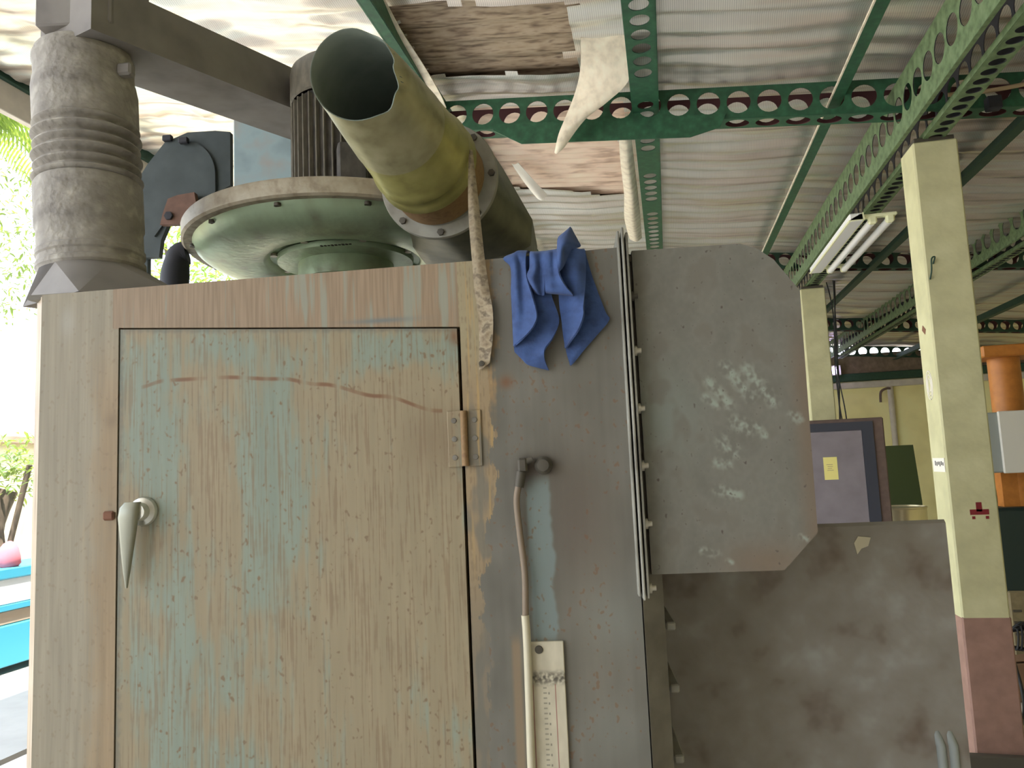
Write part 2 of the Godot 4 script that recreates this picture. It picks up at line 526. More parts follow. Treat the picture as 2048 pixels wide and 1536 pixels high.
func build_shell() -> void:
	var st := S()
	bx(st, Vector3(1.75, -0.1, -4.5), Vector3(10.9, 0.2, 21.4))
	struct("floor", st, M.concrete)
	# roof: metal sheet above, insulation foil under it, torn away in two places
	var ceil := Node3D.new()
	ceil.name = "ceiling"
	ceil.set_meta("kind", "structure")
	add_child(ceil)
	var corr := func(z: float) -> float:
		var p := fposmod(z, 0.17) / 0.17
		return 0.5 - 0.5 * cos(TAU * p)
	st = S()
	var xs := []
	var x := -3.72
	while x <= 7.0:
		xs.append(x)
		x += 0.15
	var zs := []
	var z := 6.1  # roof carried on behind the camera to keep light out
	while z >= -15.0:
		zs.append(z)
		z -= 0.0243
	st.set_smooth_group(1)
	for i in xs.size() - 1:
		for j in range(0, zs.size() - 1, 1):
			var f := func(a: int, b: int) -> Vector3:
				return Vector3(xs[a], roof_y(xs[a], zs[b]) + 0.045 + 0.022 * corr.call(zs[b]), zs[b])
			quad(st, f.call(i, j), f.call(i + 1, j), f.call(i + 1, j + 1), f.call(i, j + 1))
	for e in [[-3.72, 7.05, 0.1]]:
		quad(st, Vector3(-3.72, roof_y(-3.72, 6.1) + e[2], 6.1), Vector3(-3.72, roof_y(-3.72, -15) + e[2], -15), Vector3(7.05, roof_y(7.05, -15) + e[2], -15), Vector3(7.05, roof_y(7.05, 6.1) + e[2], 6.1))
	put("roof_sheet", st, M.rusty_sheet, ceil)
	var n := FastNoiseLite.new()
	n.seed = 3
	n.frequency = 1.0
	n.fractal_octaves = 3
	st = S()
	st.set_smooth_group(1)
	xs = []
	x = -3.70
	while x <= 7.0:
		xs.append(x)
		x += 0.07
	var fy := func(a: float, b: float) -> float:
		var crisp := clampf((a + 1.35) / 0.4, 0.18, 1.0)
		var w := 0.65 + 0.7 * n.get_noise_2d(a * 0.8, b * 1.4)
		var h: float = 0.042 * corr.call(b + 0.03 * n.get_noise_2d(a * 0.5, b * 0.5)) * crisp * w
		h += 0.014 * n.get_noise_2d(a * 0.9, b * 4.0) + 0.004 * n.get_noise_2d(a * 6.0, b * 18.0)
		h -= 0.018 * pow(absf(sin(PI * a / 1.08)), 2.0)
		if a < -1.25:
			h += 0.05 * n.get_noise_2d(a * 1.3 + b * 0.9, b * 0.4 - a * 0.7) + 0.012 * n.get_noise_2d(a * 3.0, b * 7.0)
		return roof_y(a, b) + h
	var grid := []
	for i in xs.size():
		var col := PackedVector3Array()
		for j in zs.size():
			col.append(Vector3(xs[i], fy.call(xs[i], zs[j]), zs[j]))
		grid.append(col)
	for i in xs.size() - 1:
		for j in zs.size() - 1:
			var mid: Vector3 = (grid[i][j] + grid[i + 1][j + 1]) / 2.0
			if mid.x < 0.0 and mid.z < -3.2 and mid.z > -6.3 and in_hole(mid.x + 0.02 * n.get_noise_2d(mid.x * 20, mid.z * 20), mid.z + 0.02 * n.get_noise_2d(mid.z * 20, mid.x * 20)):
				continue
			quad(st, grid[i][j], grid[i + 1][j], grid[i + 1][j + 1], grid[i][j + 1])
	var threads := Image.create(64, 4, false, Image.FORMAT_RGB8)
	for px in 64:
		for py in 4:
			var g := 0.93 + 0.07 * cos(TAU * px / 4.0) - 0.03 * n.get_noise_2d(px * 0.7, 3.0)
			threads.set_pixel(px, py, Color(g, g, g))
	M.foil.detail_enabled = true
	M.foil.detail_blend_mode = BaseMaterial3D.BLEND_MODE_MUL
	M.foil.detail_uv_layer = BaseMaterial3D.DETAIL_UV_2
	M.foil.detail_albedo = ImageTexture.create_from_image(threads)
	var arr := flat_mesh(st).surface_get_arrays(0)
	var uv2 := PackedVector2Array()
	for p in arr[Mesh.ARRAY_VERTEX]:
		uv2.append(Vector2(p.x, p.z) / 0.16)
	arr[Mesh.ARRAY_TEX_UV2] = uv2
	var cloth := ArrayMesh.new()
	cloth.add_surface_from_arrays(Mesh.PRIMITIVE_TRIANGLES, arr)
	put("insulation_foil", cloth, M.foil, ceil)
	# a pale board patched in behind the second tear
	st = S()
	st.set_smooth_group(1)
	for i in 10:
		for j in 70:
			var f := func(a: int, b: int) -> Vector3:
				var px := -1.15 + a * 0.105
				var pz := -4.42 - b * 0.0262
				return Vector3(px, roof_y(px, pz) + 0.03 + 0.008 * sin(pz * 62.0) + 0.006 * n.get_noise_2d(px * 4, pz * 9), pz)
			quad(st, f.call(i, j), f.call(i + 1, j), f.call(i + 1, j + 1), f.call(i, j + 1))
	put("patch_sheet", st, M.pale_sheet, ceil)
	# walls
	st = S()
	bx(st, Vector3(1.75, 1.4, -15.0), Vector3(10.9, 2.8, 0.2))
	struct("wall_back", st, M.wall_yellow)
	st = S()
	bx(st, Vector3(1.75, 3.075, -14.98), Vector3(10.9, 0.43, 0.1))
	struct("trim_1", st, M.wall_brown)
	st = S()
	bx(st, Vector3(1.75, 2.86, -14.86), Vector3(10.9, 0.14, 0.1), 0.01)
	struct("trim_2", st, M.dark_green)
	st = S()
	bx(st, Vector3(1.75, 2.72, -14.87), Vector3(10.9, 0.12, 0.06), 0.01)
	struct("trim_3", st, M.gutter)
	st = S()
	bx(st, Vector3(7.1, 1.5, -4.5), Vector3(0.2, 3.2, 21.2))
	struct("wall_right", st, M.wall_yellow)
	st = S()
	bx(st, Vector3(1.75, 1.9, 6.1), Vector3(10.9, 4.0, 0.2))
	struct("wall_front_added", st, M.gutter)  # unseen wall added behind the camera to block light from there
	st = S()
	bx(st, Vector3(-3.82, 1.95, -12.5), Vector3(0.16, 3.9, 5.0))
	struct("wall_left_added", st, M.wall_yellow)  # unseen wall added on the open side to dim the far ceiling
	# eave rail and gutter on the open left side
	var t := thing("eave_beam", "dark green eave beam at the open left edge of the roof, beside the grey corrugated stack", "beam", Vector3(-3.75, 3.8, -5.5))
	st = S()
	bx(st, Vector3(-3.75, 3.975, -6.2), Vector3(0.06, 0.085, 17.4), 0.006)
	put("rail", st, M.dark_green, t)
	var k := -2.0
	while k > -14.0:
		st = S()
		bx(st, Vector3(-3.77, 3.85, k), Vector3(0.05, 0.2, 0.86), 0.004)
		put("fascia_panel", st, M.gutter, t)
		k -= 0.9


# ---------------------------------------------------------------- perforated steel
func box_beam(called: String, label: String, group: String, length: float, pitch: float, high: float, wide: float, hole: float, xf: Transform3D, paint: Material, inner: Material, skip := [], strip := false) -> Node3D:
	# along local x; the underside is at local y = 0, the front web at local z = +wide / 2
	var base := xf * Vector3(length / 2.0, 0, 0)
	var t := thing(called, label, "beam", base, group)
	var n := int(length / pitch)
	var a := S()
	var b := S()
	perforated(a, b, n, pitch, high, Vector2(hole, hole), 0.004, xf * Transform3D(Basis(), Vector3(0, 0, wide / 2.0)), skip)
	put("front_web", two(a, b, paint, inner), null, t)
	a = S()
	b = S()
	perforated(a, b, n, pitch, high, Vector2(hole, hole), 0.004, xf * Transform3D(Basis(Vector3.UP, PI), Vector3(n * pitch, 0, -wide / 2.0)), [])
	put("rear_web", two(a, b, paint, inner), null, t)
	a = S()
	b = S()
	if strip:
		var m := int(length / 0.085)
		perforated(a, b, m, 0.085, 0.10, Vector2(0.03, 0.034), 0.004, xf * Transform3D(Basis(Vector3.RIGHT, PI / 2.0), Vector3(0, -0.012, wide / 2.0 - 0.09)))
	else:
		perforated(a, b, n, pitch, wide, Vector2(hole, hole * minf(1.0, wide * 0.36 / hole)), 0.004, xf * Transform3D(Basis(Vector3.RIGHT, PI / 2.0), Vector3(0, 0.002, -wide / 2.0)), skip)
	put("bottom_flange", two(a, b, paint, inner), null, t)
	if strip:
		a = S()
		for e in [[-wide / 2.0 + 0.008, 0.005, 0.02, 0.012], [wide / 2.0 - 0.094, 0.0, 0.008, 0.03]]:
			bx(a, xf * Vector3(length / 2.0, e[1], e[0]), Vector3(length, e[3], e[2]), 0.0, xf.basis)
		put("lip", a, paint, t)
	return t


func build_beams() -> void:
	# rafters run along x and fall to the right with the roof
	var fall := Basis(Vector3.BACK, -atan(0.09))
	var specs := [
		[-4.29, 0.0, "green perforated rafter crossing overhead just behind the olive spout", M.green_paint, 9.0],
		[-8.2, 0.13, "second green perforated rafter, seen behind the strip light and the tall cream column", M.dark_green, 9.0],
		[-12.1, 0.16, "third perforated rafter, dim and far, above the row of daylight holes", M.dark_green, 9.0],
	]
	for s in specs:
		var at := Vector3(-2.15, 3.40 + 0.09 * 2.15 + s[1], s[0])
		var t := box_beam("roof_rafter", s[2], "perforated rafters across the hall", s[4], 0.161, 0.18, 0.13, 0.064, Transform3D(fall, at), s[3], M.maroon)
		if s[0] > -5.0:
			var st := S()
			var xf := Transform3D(fall, at + Vector3(0, 0, 0.075))
			prism(st, pv([1.45, -0.105, 2.40, -0.105, 2.56, -0.055, 2.59, 0.02, 1.28, 0.02, 1.28, -0.02]), 0.0, 0.008, xf)
			put("splice_plate", st, M.green_paint, t)
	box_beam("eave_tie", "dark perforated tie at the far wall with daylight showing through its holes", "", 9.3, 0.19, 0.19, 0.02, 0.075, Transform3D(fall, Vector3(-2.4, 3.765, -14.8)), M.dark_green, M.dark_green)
	# beams along the column rows
	box_beam("row_beam", "moss green perforated beam resting on the two cream columns", "perforated beams along the hall", 17.0, 0.155, 0.3, 0.2, 0.066, Transform3D(Basis(Vector3.UP, PI / 2.0), Vector3(1.40, 3.12, 2.4)) , M.moss_paint, M.near_black, [], true)
	var t2 := box_beam("row_beam", "farther perforated beam along the hall, right of the tall cream column", "perforated beams along the hall", 15.0, 0.2, 0.3, 0.2, 0.075, Transform3D(Basis(Vector3.UP, PI / 2.0), Vector3(3.05, 3.2, 0.4)), M.moss_paint, M.near_black, [], true)
	t2.set_meta("label", "farther perforated beam along the hall, right of the tall cream column")
	# purlins along z
	var pur := [
		[-1.2, 0.05, M.green_paint, "pale green purlin by the mouth of the olive spout", false],
		[0.0, 0.14, M.green_paint, "broad perforated green purlin running straight back above the rusty flange", true],
		[1.02, 0.06, M.green_paint, "slim green angle purlin with a pale edge, left of the strip light", false],
		[2.1, 0.06, M.dark_green, "slim dark purlin just right of the tall cream column", false],
		[4.1, 0.06, M.dark_green, "slim dark purlin farthest to the right under the foil", false],
	]
	for p in pur:
		var y := 3.50 - 0.09 * float(p[0])
		if p[4]:
			box_beam("purlin", p[3], "purlins under the roof foil", 17.0, 0.12, 0.13, p[1], 0.045, Transform3D(Basis(Vector3.UP, PI / 2.0), Vector3(p[0], 3.46, 2.4)), p[2], M.dark_green, [9, 10, 30, 31, 52, 53, 60, 61, 62, 68, 69])
			continue
		var t := thing("purlin", p[3], "beam", Vector3(p[0], y, -6.0), "purlins under the roof foil")
		var st := S()
		bx(st, Vector3(p[0], y, -6.2), Vector3(p[1], 0.006, 17.2))
		bx(st, Vector3(p[0] + p[1] / 2.0, y + 0.05, -6.2), Vector3(0.006, 0.1, 17.2))
		put("angle_bar", st, p[2], t)
		st = S()
		bx(st, Vector3(p[0] - p[1] / 2.0 - 0.005, y + 0.002, -6.2), Vector3(0.008, 0.010, 17.2))
		put("edge_strip", st, M.foil_back if absf(p[0] - 1.02) < 0.1 else p[2], t)


func build_columns() -> void:
	for c in [[1.455, -4.30, 3.09, "tall cream column nearest on the right, with a pink foot and a red mark", 0.215], [1.44, -7.7, 3.07, "shorter looking cream column farther back, left of the tall one", 0.22]]:
		var t := thing("column", c[3], "column", Vector3(c[0], 0, c[1]), "cream columns")
		var st := S()
		bx(st, Vector3(c[0], c[2] / 2.0, c[1]), Vector3(c[4], c[2], c[4]), 0.008)
		put("shaft", st, M.cream_paint, t)
		st = S()
		bx(st, Vector3(c[0], c[2] + 0.012, c[1]), Vector3(c[4] * 0.9, 0.024, c[4] * 0.9), 0.003)
		put("cap_plate", st, M.dark_bolt, t)
		st = S()
		bx(st, Vector3(c[0], 0.342, c[1]), Vector3(c[4] + 0.006, 0.684, c[4] + 0.006), 0.008)
		put("painted_foot", st, M.pink_paint, t)
		if c[1] > -5.0:
			var f: float = c[1] + c[4] / 2.0
			var l: float = c[0] - c[4] / 2.0
			st = S()
			bx(st, Vector3(1.475, 1.185, f), Vector3(0.085, 0.026, 0.002))
			bx(st, Vector3(1.475, 1.21, f), Vector3(0.026, 0.045, 0.002))
			bx(st, Vector3(1.447, 1.158, f), Vector3(0.014, 0.014, 0.002))
			bx(st, Vector3(1.508, 1.158, f), Vector3(0.014, 0.014, 0.002))
			put("red_mark", st, M.red_print, t).set_meta("label", "dark red painted mark like an upside down T over two dots")
			st = S()
			tube(st, smooth_path([Vector3(1.385, 2.44, f), Vector3(1.39, 2.47, f + 0.02), Vector3(1.372, 2.46, f + 0.025), Vector3(1.368, 2.40, f + 0.02), Vector3(1.362, 2.36, f + 0.004)], 4), 0.004, 8)
			put("wire_hook", st, M.dark_green, t)
			st = S()
			for k in 3:
				var ring := []
				for j in 17:
					var a := TAU * j / 16.0
					ring.append(Vector3(l - 0.001, 1.83 + (0.075 - 0.02 * k) * cos(a), -4.31 + (0.045 - 0.012 * k) * sin(a)))
				tube(st, ring, 0.0028, 6, false)
			put("plaster_chip", st, M.paper_white, t)
			st = S()
			bx(st, Vector3(l, 2.12, -4.31), Vector3(0.004, 0.03, 0.05), 0.001, Basis(Vector3.RIGHT, 0.6))
			put("dark_stain", st, M.rust_spot, t)
			var lab := thing("paper_label", "small white paper label stuck on the left face of the tall cream column", "label", Vector3(l - 0.002, 1.42, -4.3))
			st = S()
			bx(st, Vector3(l - 0.002, 1.42, -4.29), Vector3(0.002, 0.07, 0.17))
			put("sheet", st, M.paper_white, lab)
			st = S()
			for k in 6:
				bx(st, Vector3(l - 0.0035, 1.425 + 0.004 * (k % 2), -4.225 - k * 0.022), Vector3(0.001, 0.016 + 0.004 * (k % 3), 0.012))
			put("printed_line", st, M.ink, lab)
			var cd := thing("conduit", "dark conduit pipe running up the right rear edge of the tall cream column", "pipe", Vector3(1.575, 0.9, -4.36))
			st = S()
			tube(st, [Vector3(1.578, 1.7, -4.36), Vector3(1.578, 3.1, -4.36)], 0.014, 10)
			put("pipe", st, M.locker_brown, cd)
		else:
			var cb := thing("hanging_cables", "bunch of black cables hanging down the right side of the farther cream column", "cable", Vector3(1.6, 1.8, -7.6))
			for k in 4:
				st = S()
				var pts := []
				for j in 12:
					var v := j / 11.0
					pts.append(Vector3(1.575 + 0.015 * k + 0.05 * sin(v * 3.1 + k) * (1.0 - v) + 0.012 * sin(v * 9.0 + 2.0 * k), 3.12 - 1.45 * v, -7.62 + 0.02 * k))
				tube(st, smooth_path(pts, 2), 0.006, 6)
				put("cable", st, M.black_cable, cb)


# ---------------------------------------------------------------- the machine
func gauss(u: float, v: float, cu: float, cv: float, su: float, sv: float) -> float:
	var a := (u - cu) / su
	var b := (v - cv) / sv
	return exp(-(a * a + b * b))


func mixc(a: Vector3, b: Vector3, t: float) -> Vector3:
	return a.lerp(b, clampf(t, 0.0, 1.0))


func noise(sd: int, oct := 3) -> FastNoiseLite:
	var n := FastNoiseLite.new()
	n.seed = sd
	n.frequency = 1.0
	n.fractal_octaves = oct
	n.noise_type = FastNoiseLite.TYPE_SIMPLEX_SMOOTH
	return n


func to_texture(w: int, h: int, data: PackedByteArray) -> ImageTexture:
	return ImageTexture.create_from_image(Image.create_from_data(w, h, false, Image.FORMAT_RGB8, data))


func cabinet_texture() -> ImageTexture:
	# worn, streaked paint of the cabinet front: u 0 .. 0.98, v 0.87 .. 1.85
	var W := 980
	var H := 980
	var data := PackedByteArray()
	data.resize(W * H * 3)
	var n1 := noise(1, 2)
	var n2 := noise(2, 2)
	var n3 := noise(3, 3)
	var n4 := noise(4, 2)
	var arc := Curve.new()
	arc.min_value = 0.0
	arc.max_value = 2.0
	for p in [[0.192, 1.650], [0.236, 1.659], [0.325, 1.659], [0.42, 1.652], [0.483, 1.640], [0.576, 1.617], [0.667, 1.59]]:
		arc.add_point(Vector2(p[0], p[1]))
	var beige := Vector3(144, 131, 104)
	var teal := Vector3(127, 136, 121)
	var brown := Vector3(118, 100, 76)
	var rust := Vector3(112, 78, 52)
	var grey := Vector3(104, 101, 91)
	var i := 0
	for y in H:
		var v := 1.85 - (y + 0.5) / H * 0.98
		for x in W:
			var u := (x + 0.5) / W * 0.98
			var s1 := n1.get_noise_2d(u * 210.0, v * 7.0)
			var s2 := n2.get_noise_2d(u * 55.0, v * 2.5)
			var bl := n3.get_noise_2d(u * 11.0, v * 7.0)
			var sp := n4.get_noise_2d(u * 85.0, v * 60.0)
			var c: Vector3
			var top := 1.745 - (u - 0.162) * 0.0558
			var bound := 0.742 + 0.016 * n3.get_noise_2d(3.0, v * 14.0) + 0.006 * s1 - 0.02 * smoothstep(1.5, 1.3, v)
			if u > 0.160 and u < 0.7 and v < top:
				var t := 0.36 + bl * 0.5 + s2 * 0.5 + s1 * 0.18
				t += 1.1 * gauss(u, v, 0.405, 1.50, 0.045, 0.17) + 0.6 * gauss(u, v, 0.215, 1.58, 0.05, 0.15) + 0.5 * gauss(u, v, 0.60, 1.69, 0.09, 0.03)
				t += 0.4 * gauss(u, v, 0.32, 1.70, 0.12, 0.03) + 0.5 * gauss(u, v, 0.27, 1.18, 0.09, 0.2) - 0.55 * gauss(u, v, 0.58, 1.36, 0.12, 0.26) - 0.5 * gauss(u, v, 0.32, 1.45, 0.05, 0.12) - 0.5 * gauss(u, v, 0.62, 1.62, 0.09, 0.03)
				c = mixc(beige, teal, smoothstep(0.25, 0.85, t))
				c = mixc(c, brown, smoothstep(0.0, 0.55, s1 * 0.8 + s2 * 0.4 + sp * 0.15 - bl * 0.3) * 0.6)
				c += Vector3(7, 6, 5) * s2
				if sp > 0.48 and bl > 0.0:
					c = mixc(c, brown, (sp - 0.42) * 3.5)
				if u > 0.19 and u < 0.67:
					var d := absf(v - arc.sample_baked((u - 0.0)))
					var on := smoothstep(0.0042, 0.0014, d) * clampf(0.55 + 1.4 * n2.get_noise_2d(u * 24.0, 5.0), 0.0, 1.0)
					c = mixc(c, rust, on * 0.85)
				var e := minf(minf(u - 0.162, top - v), 0.012)
				c = mixc(c, Vector3(98, 96, 86), smoothstep(0.010, 0.0, e + 0.004 * sp) * 0.55)
				c = mixc(c, rust, 0.8 * gauss(u, v, 0.692, 1.702, 0.008, 0.013))
				c = mixc(c, brown, 0.5 * gauss(u, v, 0.66, 1.545, 0.05, 0.05))
			elif u > bound:
				c = grey + Vector3(11, 11, 11) * bl + Vector3(5, 5, 5) * s2
				c = mixc(c, Vector3(118, 112, 98), 0.6 * gauss(u, v, 0.88, 1.3, 0.04, 0.2) + 0.3 * gauss(u, v, 0.80, 1.72, 0.05, 0.06))
				c = mixc(c, Vector3(94, 84, 74), 0.7 * gauss(u, v, 0.86, 1.43, 0.05, 0.09))
				c = mixc(c, Vector3(122, 124, 116), 0.6 * gauss(u, v, 0.91, 1.28, 0.05, 0.05) + 0.5 * gauss(u, v, 0.90, 1.12, 0.05, 0.05))
				var inside := smoothstep(0.0, 0.006, u - 0.7885 + 0.003 * bl) * smoothstep(0.0, 0.006, 0.829 - u + 0.006 * n3.get_noise_2d(9.0, v * 20.0)) * smoothstep(1.505, 1.47, v) * smoothstep(1.24, 1.262, v)
				c = mixc(c, Vector3(119, 131, 128), inside * 0.9)
				c = mixc(c, rust, 0.5 * smoothstep(0.52, 0.72, sp + 0.35 * bl))
				c = mixc(c, Vector3(72, 60, 50), 0.9 * gauss(u, v, 0.815, 1.50, 0.022, 0.014) + 0.6 * gauss(u, v, 0.79, 1.49, 0.012, 0.02))
				c = mixc(c, Vector3(138, 116, 88), 0.7 * smoothstep(0.010, 0.003, absf(u - 0.766)) * smoothstep(1.27, 1.24, v))
				c = mixc(c, Vector3(150, 122, 84), 0.85 * smoothstep(0.014, 0.0, u - bound + 0.006 * sp) * smoothstep(1.55, 1.62, v))
				c = mixc(c, rust, 0.8 * gauss(u, v, 0.768, 1.628, 0.010, 0.010))
			elif u > 0.7:
				var warm := Vector3(150, 138, 108)
				c = mixc(Vector3(146, 126, 96), warm, smoothstep(1.60, 1.70, v) + s1 * 0.3)
				c = mixc(c, brown, 0.5 * smoothstep(0.1, 0.5, s1 + 0.5 * sp))
				c = mixc(c, grey, smoothstep(0.1, 0.4, bl + 0.4 * s2) * 0.7 * smoothstep(1.66, 1.55, v))
				c = mixc(c, grey, smoothstep(1.40, 1.2, v) * 0.6)
				c = mixc(c, Vector3(168, 140, 92), 0.8 * smoothstep(0.2, 0.5, n1.get_noise_2d(u * 90.0, v * 4.0)) * smoothstep(1.3, 1.5, v))
			elif v > top and u > 0.15:
				c = mixc(Vector3(150, 129, 105), Vector3(132, 113, 90), 0.5 + s1 * 0.9)
				var t := s2 * 0.9 + s1 * 0.4 - 0.15 + 0.5 * gauss(u, v, 0.47, 1.78, 0.05, 0.06) + 0.5 * gauss(u, v, 0.66, 1.77, 0.04, 0.06)
				c = mixc(c, Vector3(140, 143, 128), smoothstep(0.15, 0.55, t) * 0.8)
				c = mixc(c, Vector3(104, 112, 112), 0.8 * gauss(u, v, 0.58, 1.733, 0.05, 0.004))
				c = mixc(c, Vector3(156, 147, 126), smoothstep(0.12, 0.10, u))
			else:
				c = mixc(Vector3(143, 134, 114), Vector3(143, 122, 92), smoothstep(0.105, 0.15, u + 0.02 * bl + 0.01 * s1) * smoothstep(1.78, 1.6, v) * 0.9)
				c += Vector3(9, 8, 7) * s2 + Vector3(6, 6, 5) * s1
				c = mixc(c, brown, 0.55 * gauss(u, v, 0.15, 1.60, 0.012, 0.012) + 0.3 * smoothstep(0.4, 0.7, sp + 0.2 * bl))
				c = mixc(c, Vector3(160, 158, 150), 0.5 * gauss(u, v, 0.075, 1.76, 0.012, 0.025))  # pale grey glare painted near the top of the left stile
			data[i] = clampi(int(c.x * 1.08), 0, 255)
			data[i + 1] = clampi(int(c.y * 1.08), 0, 255)
			data[i + 2] = clampi(int(c.z * 1.08), 0, 255)
			i += 3
	return to_texture(W, H, data)


func capsule(u: float, v: float, a: Vector2, b: Vector2, r: float) -> float:
	var p := Vector2(u, v)
	var t := clampf((p - a).dot(b - a) / maxf((b - a).length_squared(), 1e-9), 0.0, 1.0)
	return smoothstep(r * 1.25, 0.0, p.distance_to(a.lerp(b, t)))


func duct_texture() -> ImageTexture:
	# dusty grey paint with a wiped hand print: u 0.95 .. 1.22, v 1.33 .. 1.83
	var W := 378
	var H := 700
	var data := PackedByteArray()
	data.resize(W * H * 3)
	var n1 := noise(11, 3)
	var n2 := noise(12, 2)
	var marks := [
		[1.066, 1.612, 1.094, 1.578, 0.011], [1.091, 1.634, 1.124, 1.588, 0.012], [1.122, 1.628, 1.155, 1.580, 0.013], [1.060, 1.59, 1.075, 1.578, 0.009],
		[1.100, 1.552, 1.118, 1.542, 0.014], [1.080, 1.524, 1.095, 1.510, 0.014], [1.070, 1.494, 1.085, 1.492, 0.010], [1.068, 1.455, 1.098, 1.447, 0.010],
		[1.182, 1.558, 1.190, 1.552, 0.010], [1.130, 1.545, 1.14, 1.53, 0.008], [1.180, 1.385, 1.186, 1.38, 0.006], [1.075, 1.355, 1.08, 1.352, 0.005], [1.04, 1.37, 1.06, 1.365, 0.008],
	]
	var i := 0
	for y in H:
		var v := 1.83 - (y + 0.5) / H * 0.5
		for x in W:
			var u := 0.95 + (x + 0.5) / W * 0.27
			var a := n1.get_noise_2d(u * 14.0, v * 11.0)
			var b := n2.get_noise_2d(u * 90.0, v * 70.0)
			var c := Vector3(104, 102, 93) + Vector3(9, 9, 9) * a + Vector3(3, 3, 3) * b
			c = mixc(c, Vector3(111, 116, 108), 0.8 * gauss(u, v, 1.0, 1.57, 0.05, 0.07))
			c = mixc(c, Vector3(98, 94, 84), 0.7 * smoothstep(0.1, 0.5, a))
			c = mixc(c, Vector3(104, 88, 72), 0.7 * smoothstep(1.17, 1.205, u) * smoothstep(1.75, 1.6, v) + 0.7 * gauss(u, v, 1.13, 1.35, 0.06, 0.03))
			for m in marks:
				var lo: float = minf(m[1], m[3]) - m[4]
				if v > lo and v < maxf(m[1], m[3]) + m[4]:
					c = mixc(c, Vector3(130, 136, 124), capsule(u, v, Vector2(m[0], m[1]), Vector2(m[2], m[3]), m[4]) * clampf(0.55 + 1.3 * b + 0.6 * a, 0.0, 1.0))
			if b > 0.62:
				c = mixc(c, Vector3(74, 66, 58), (b - 0.62) * 4.0)
			data[i] = clampi(int(c.x * 1.19), 0, 255)
			data[i + 1] = clampi(int(c.y * 1.19), 0, 255)
			data[i + 2] = clampi(int(c.z * 1.19), 0, 255)
			i += 3
	return to_texture(W, H, data)


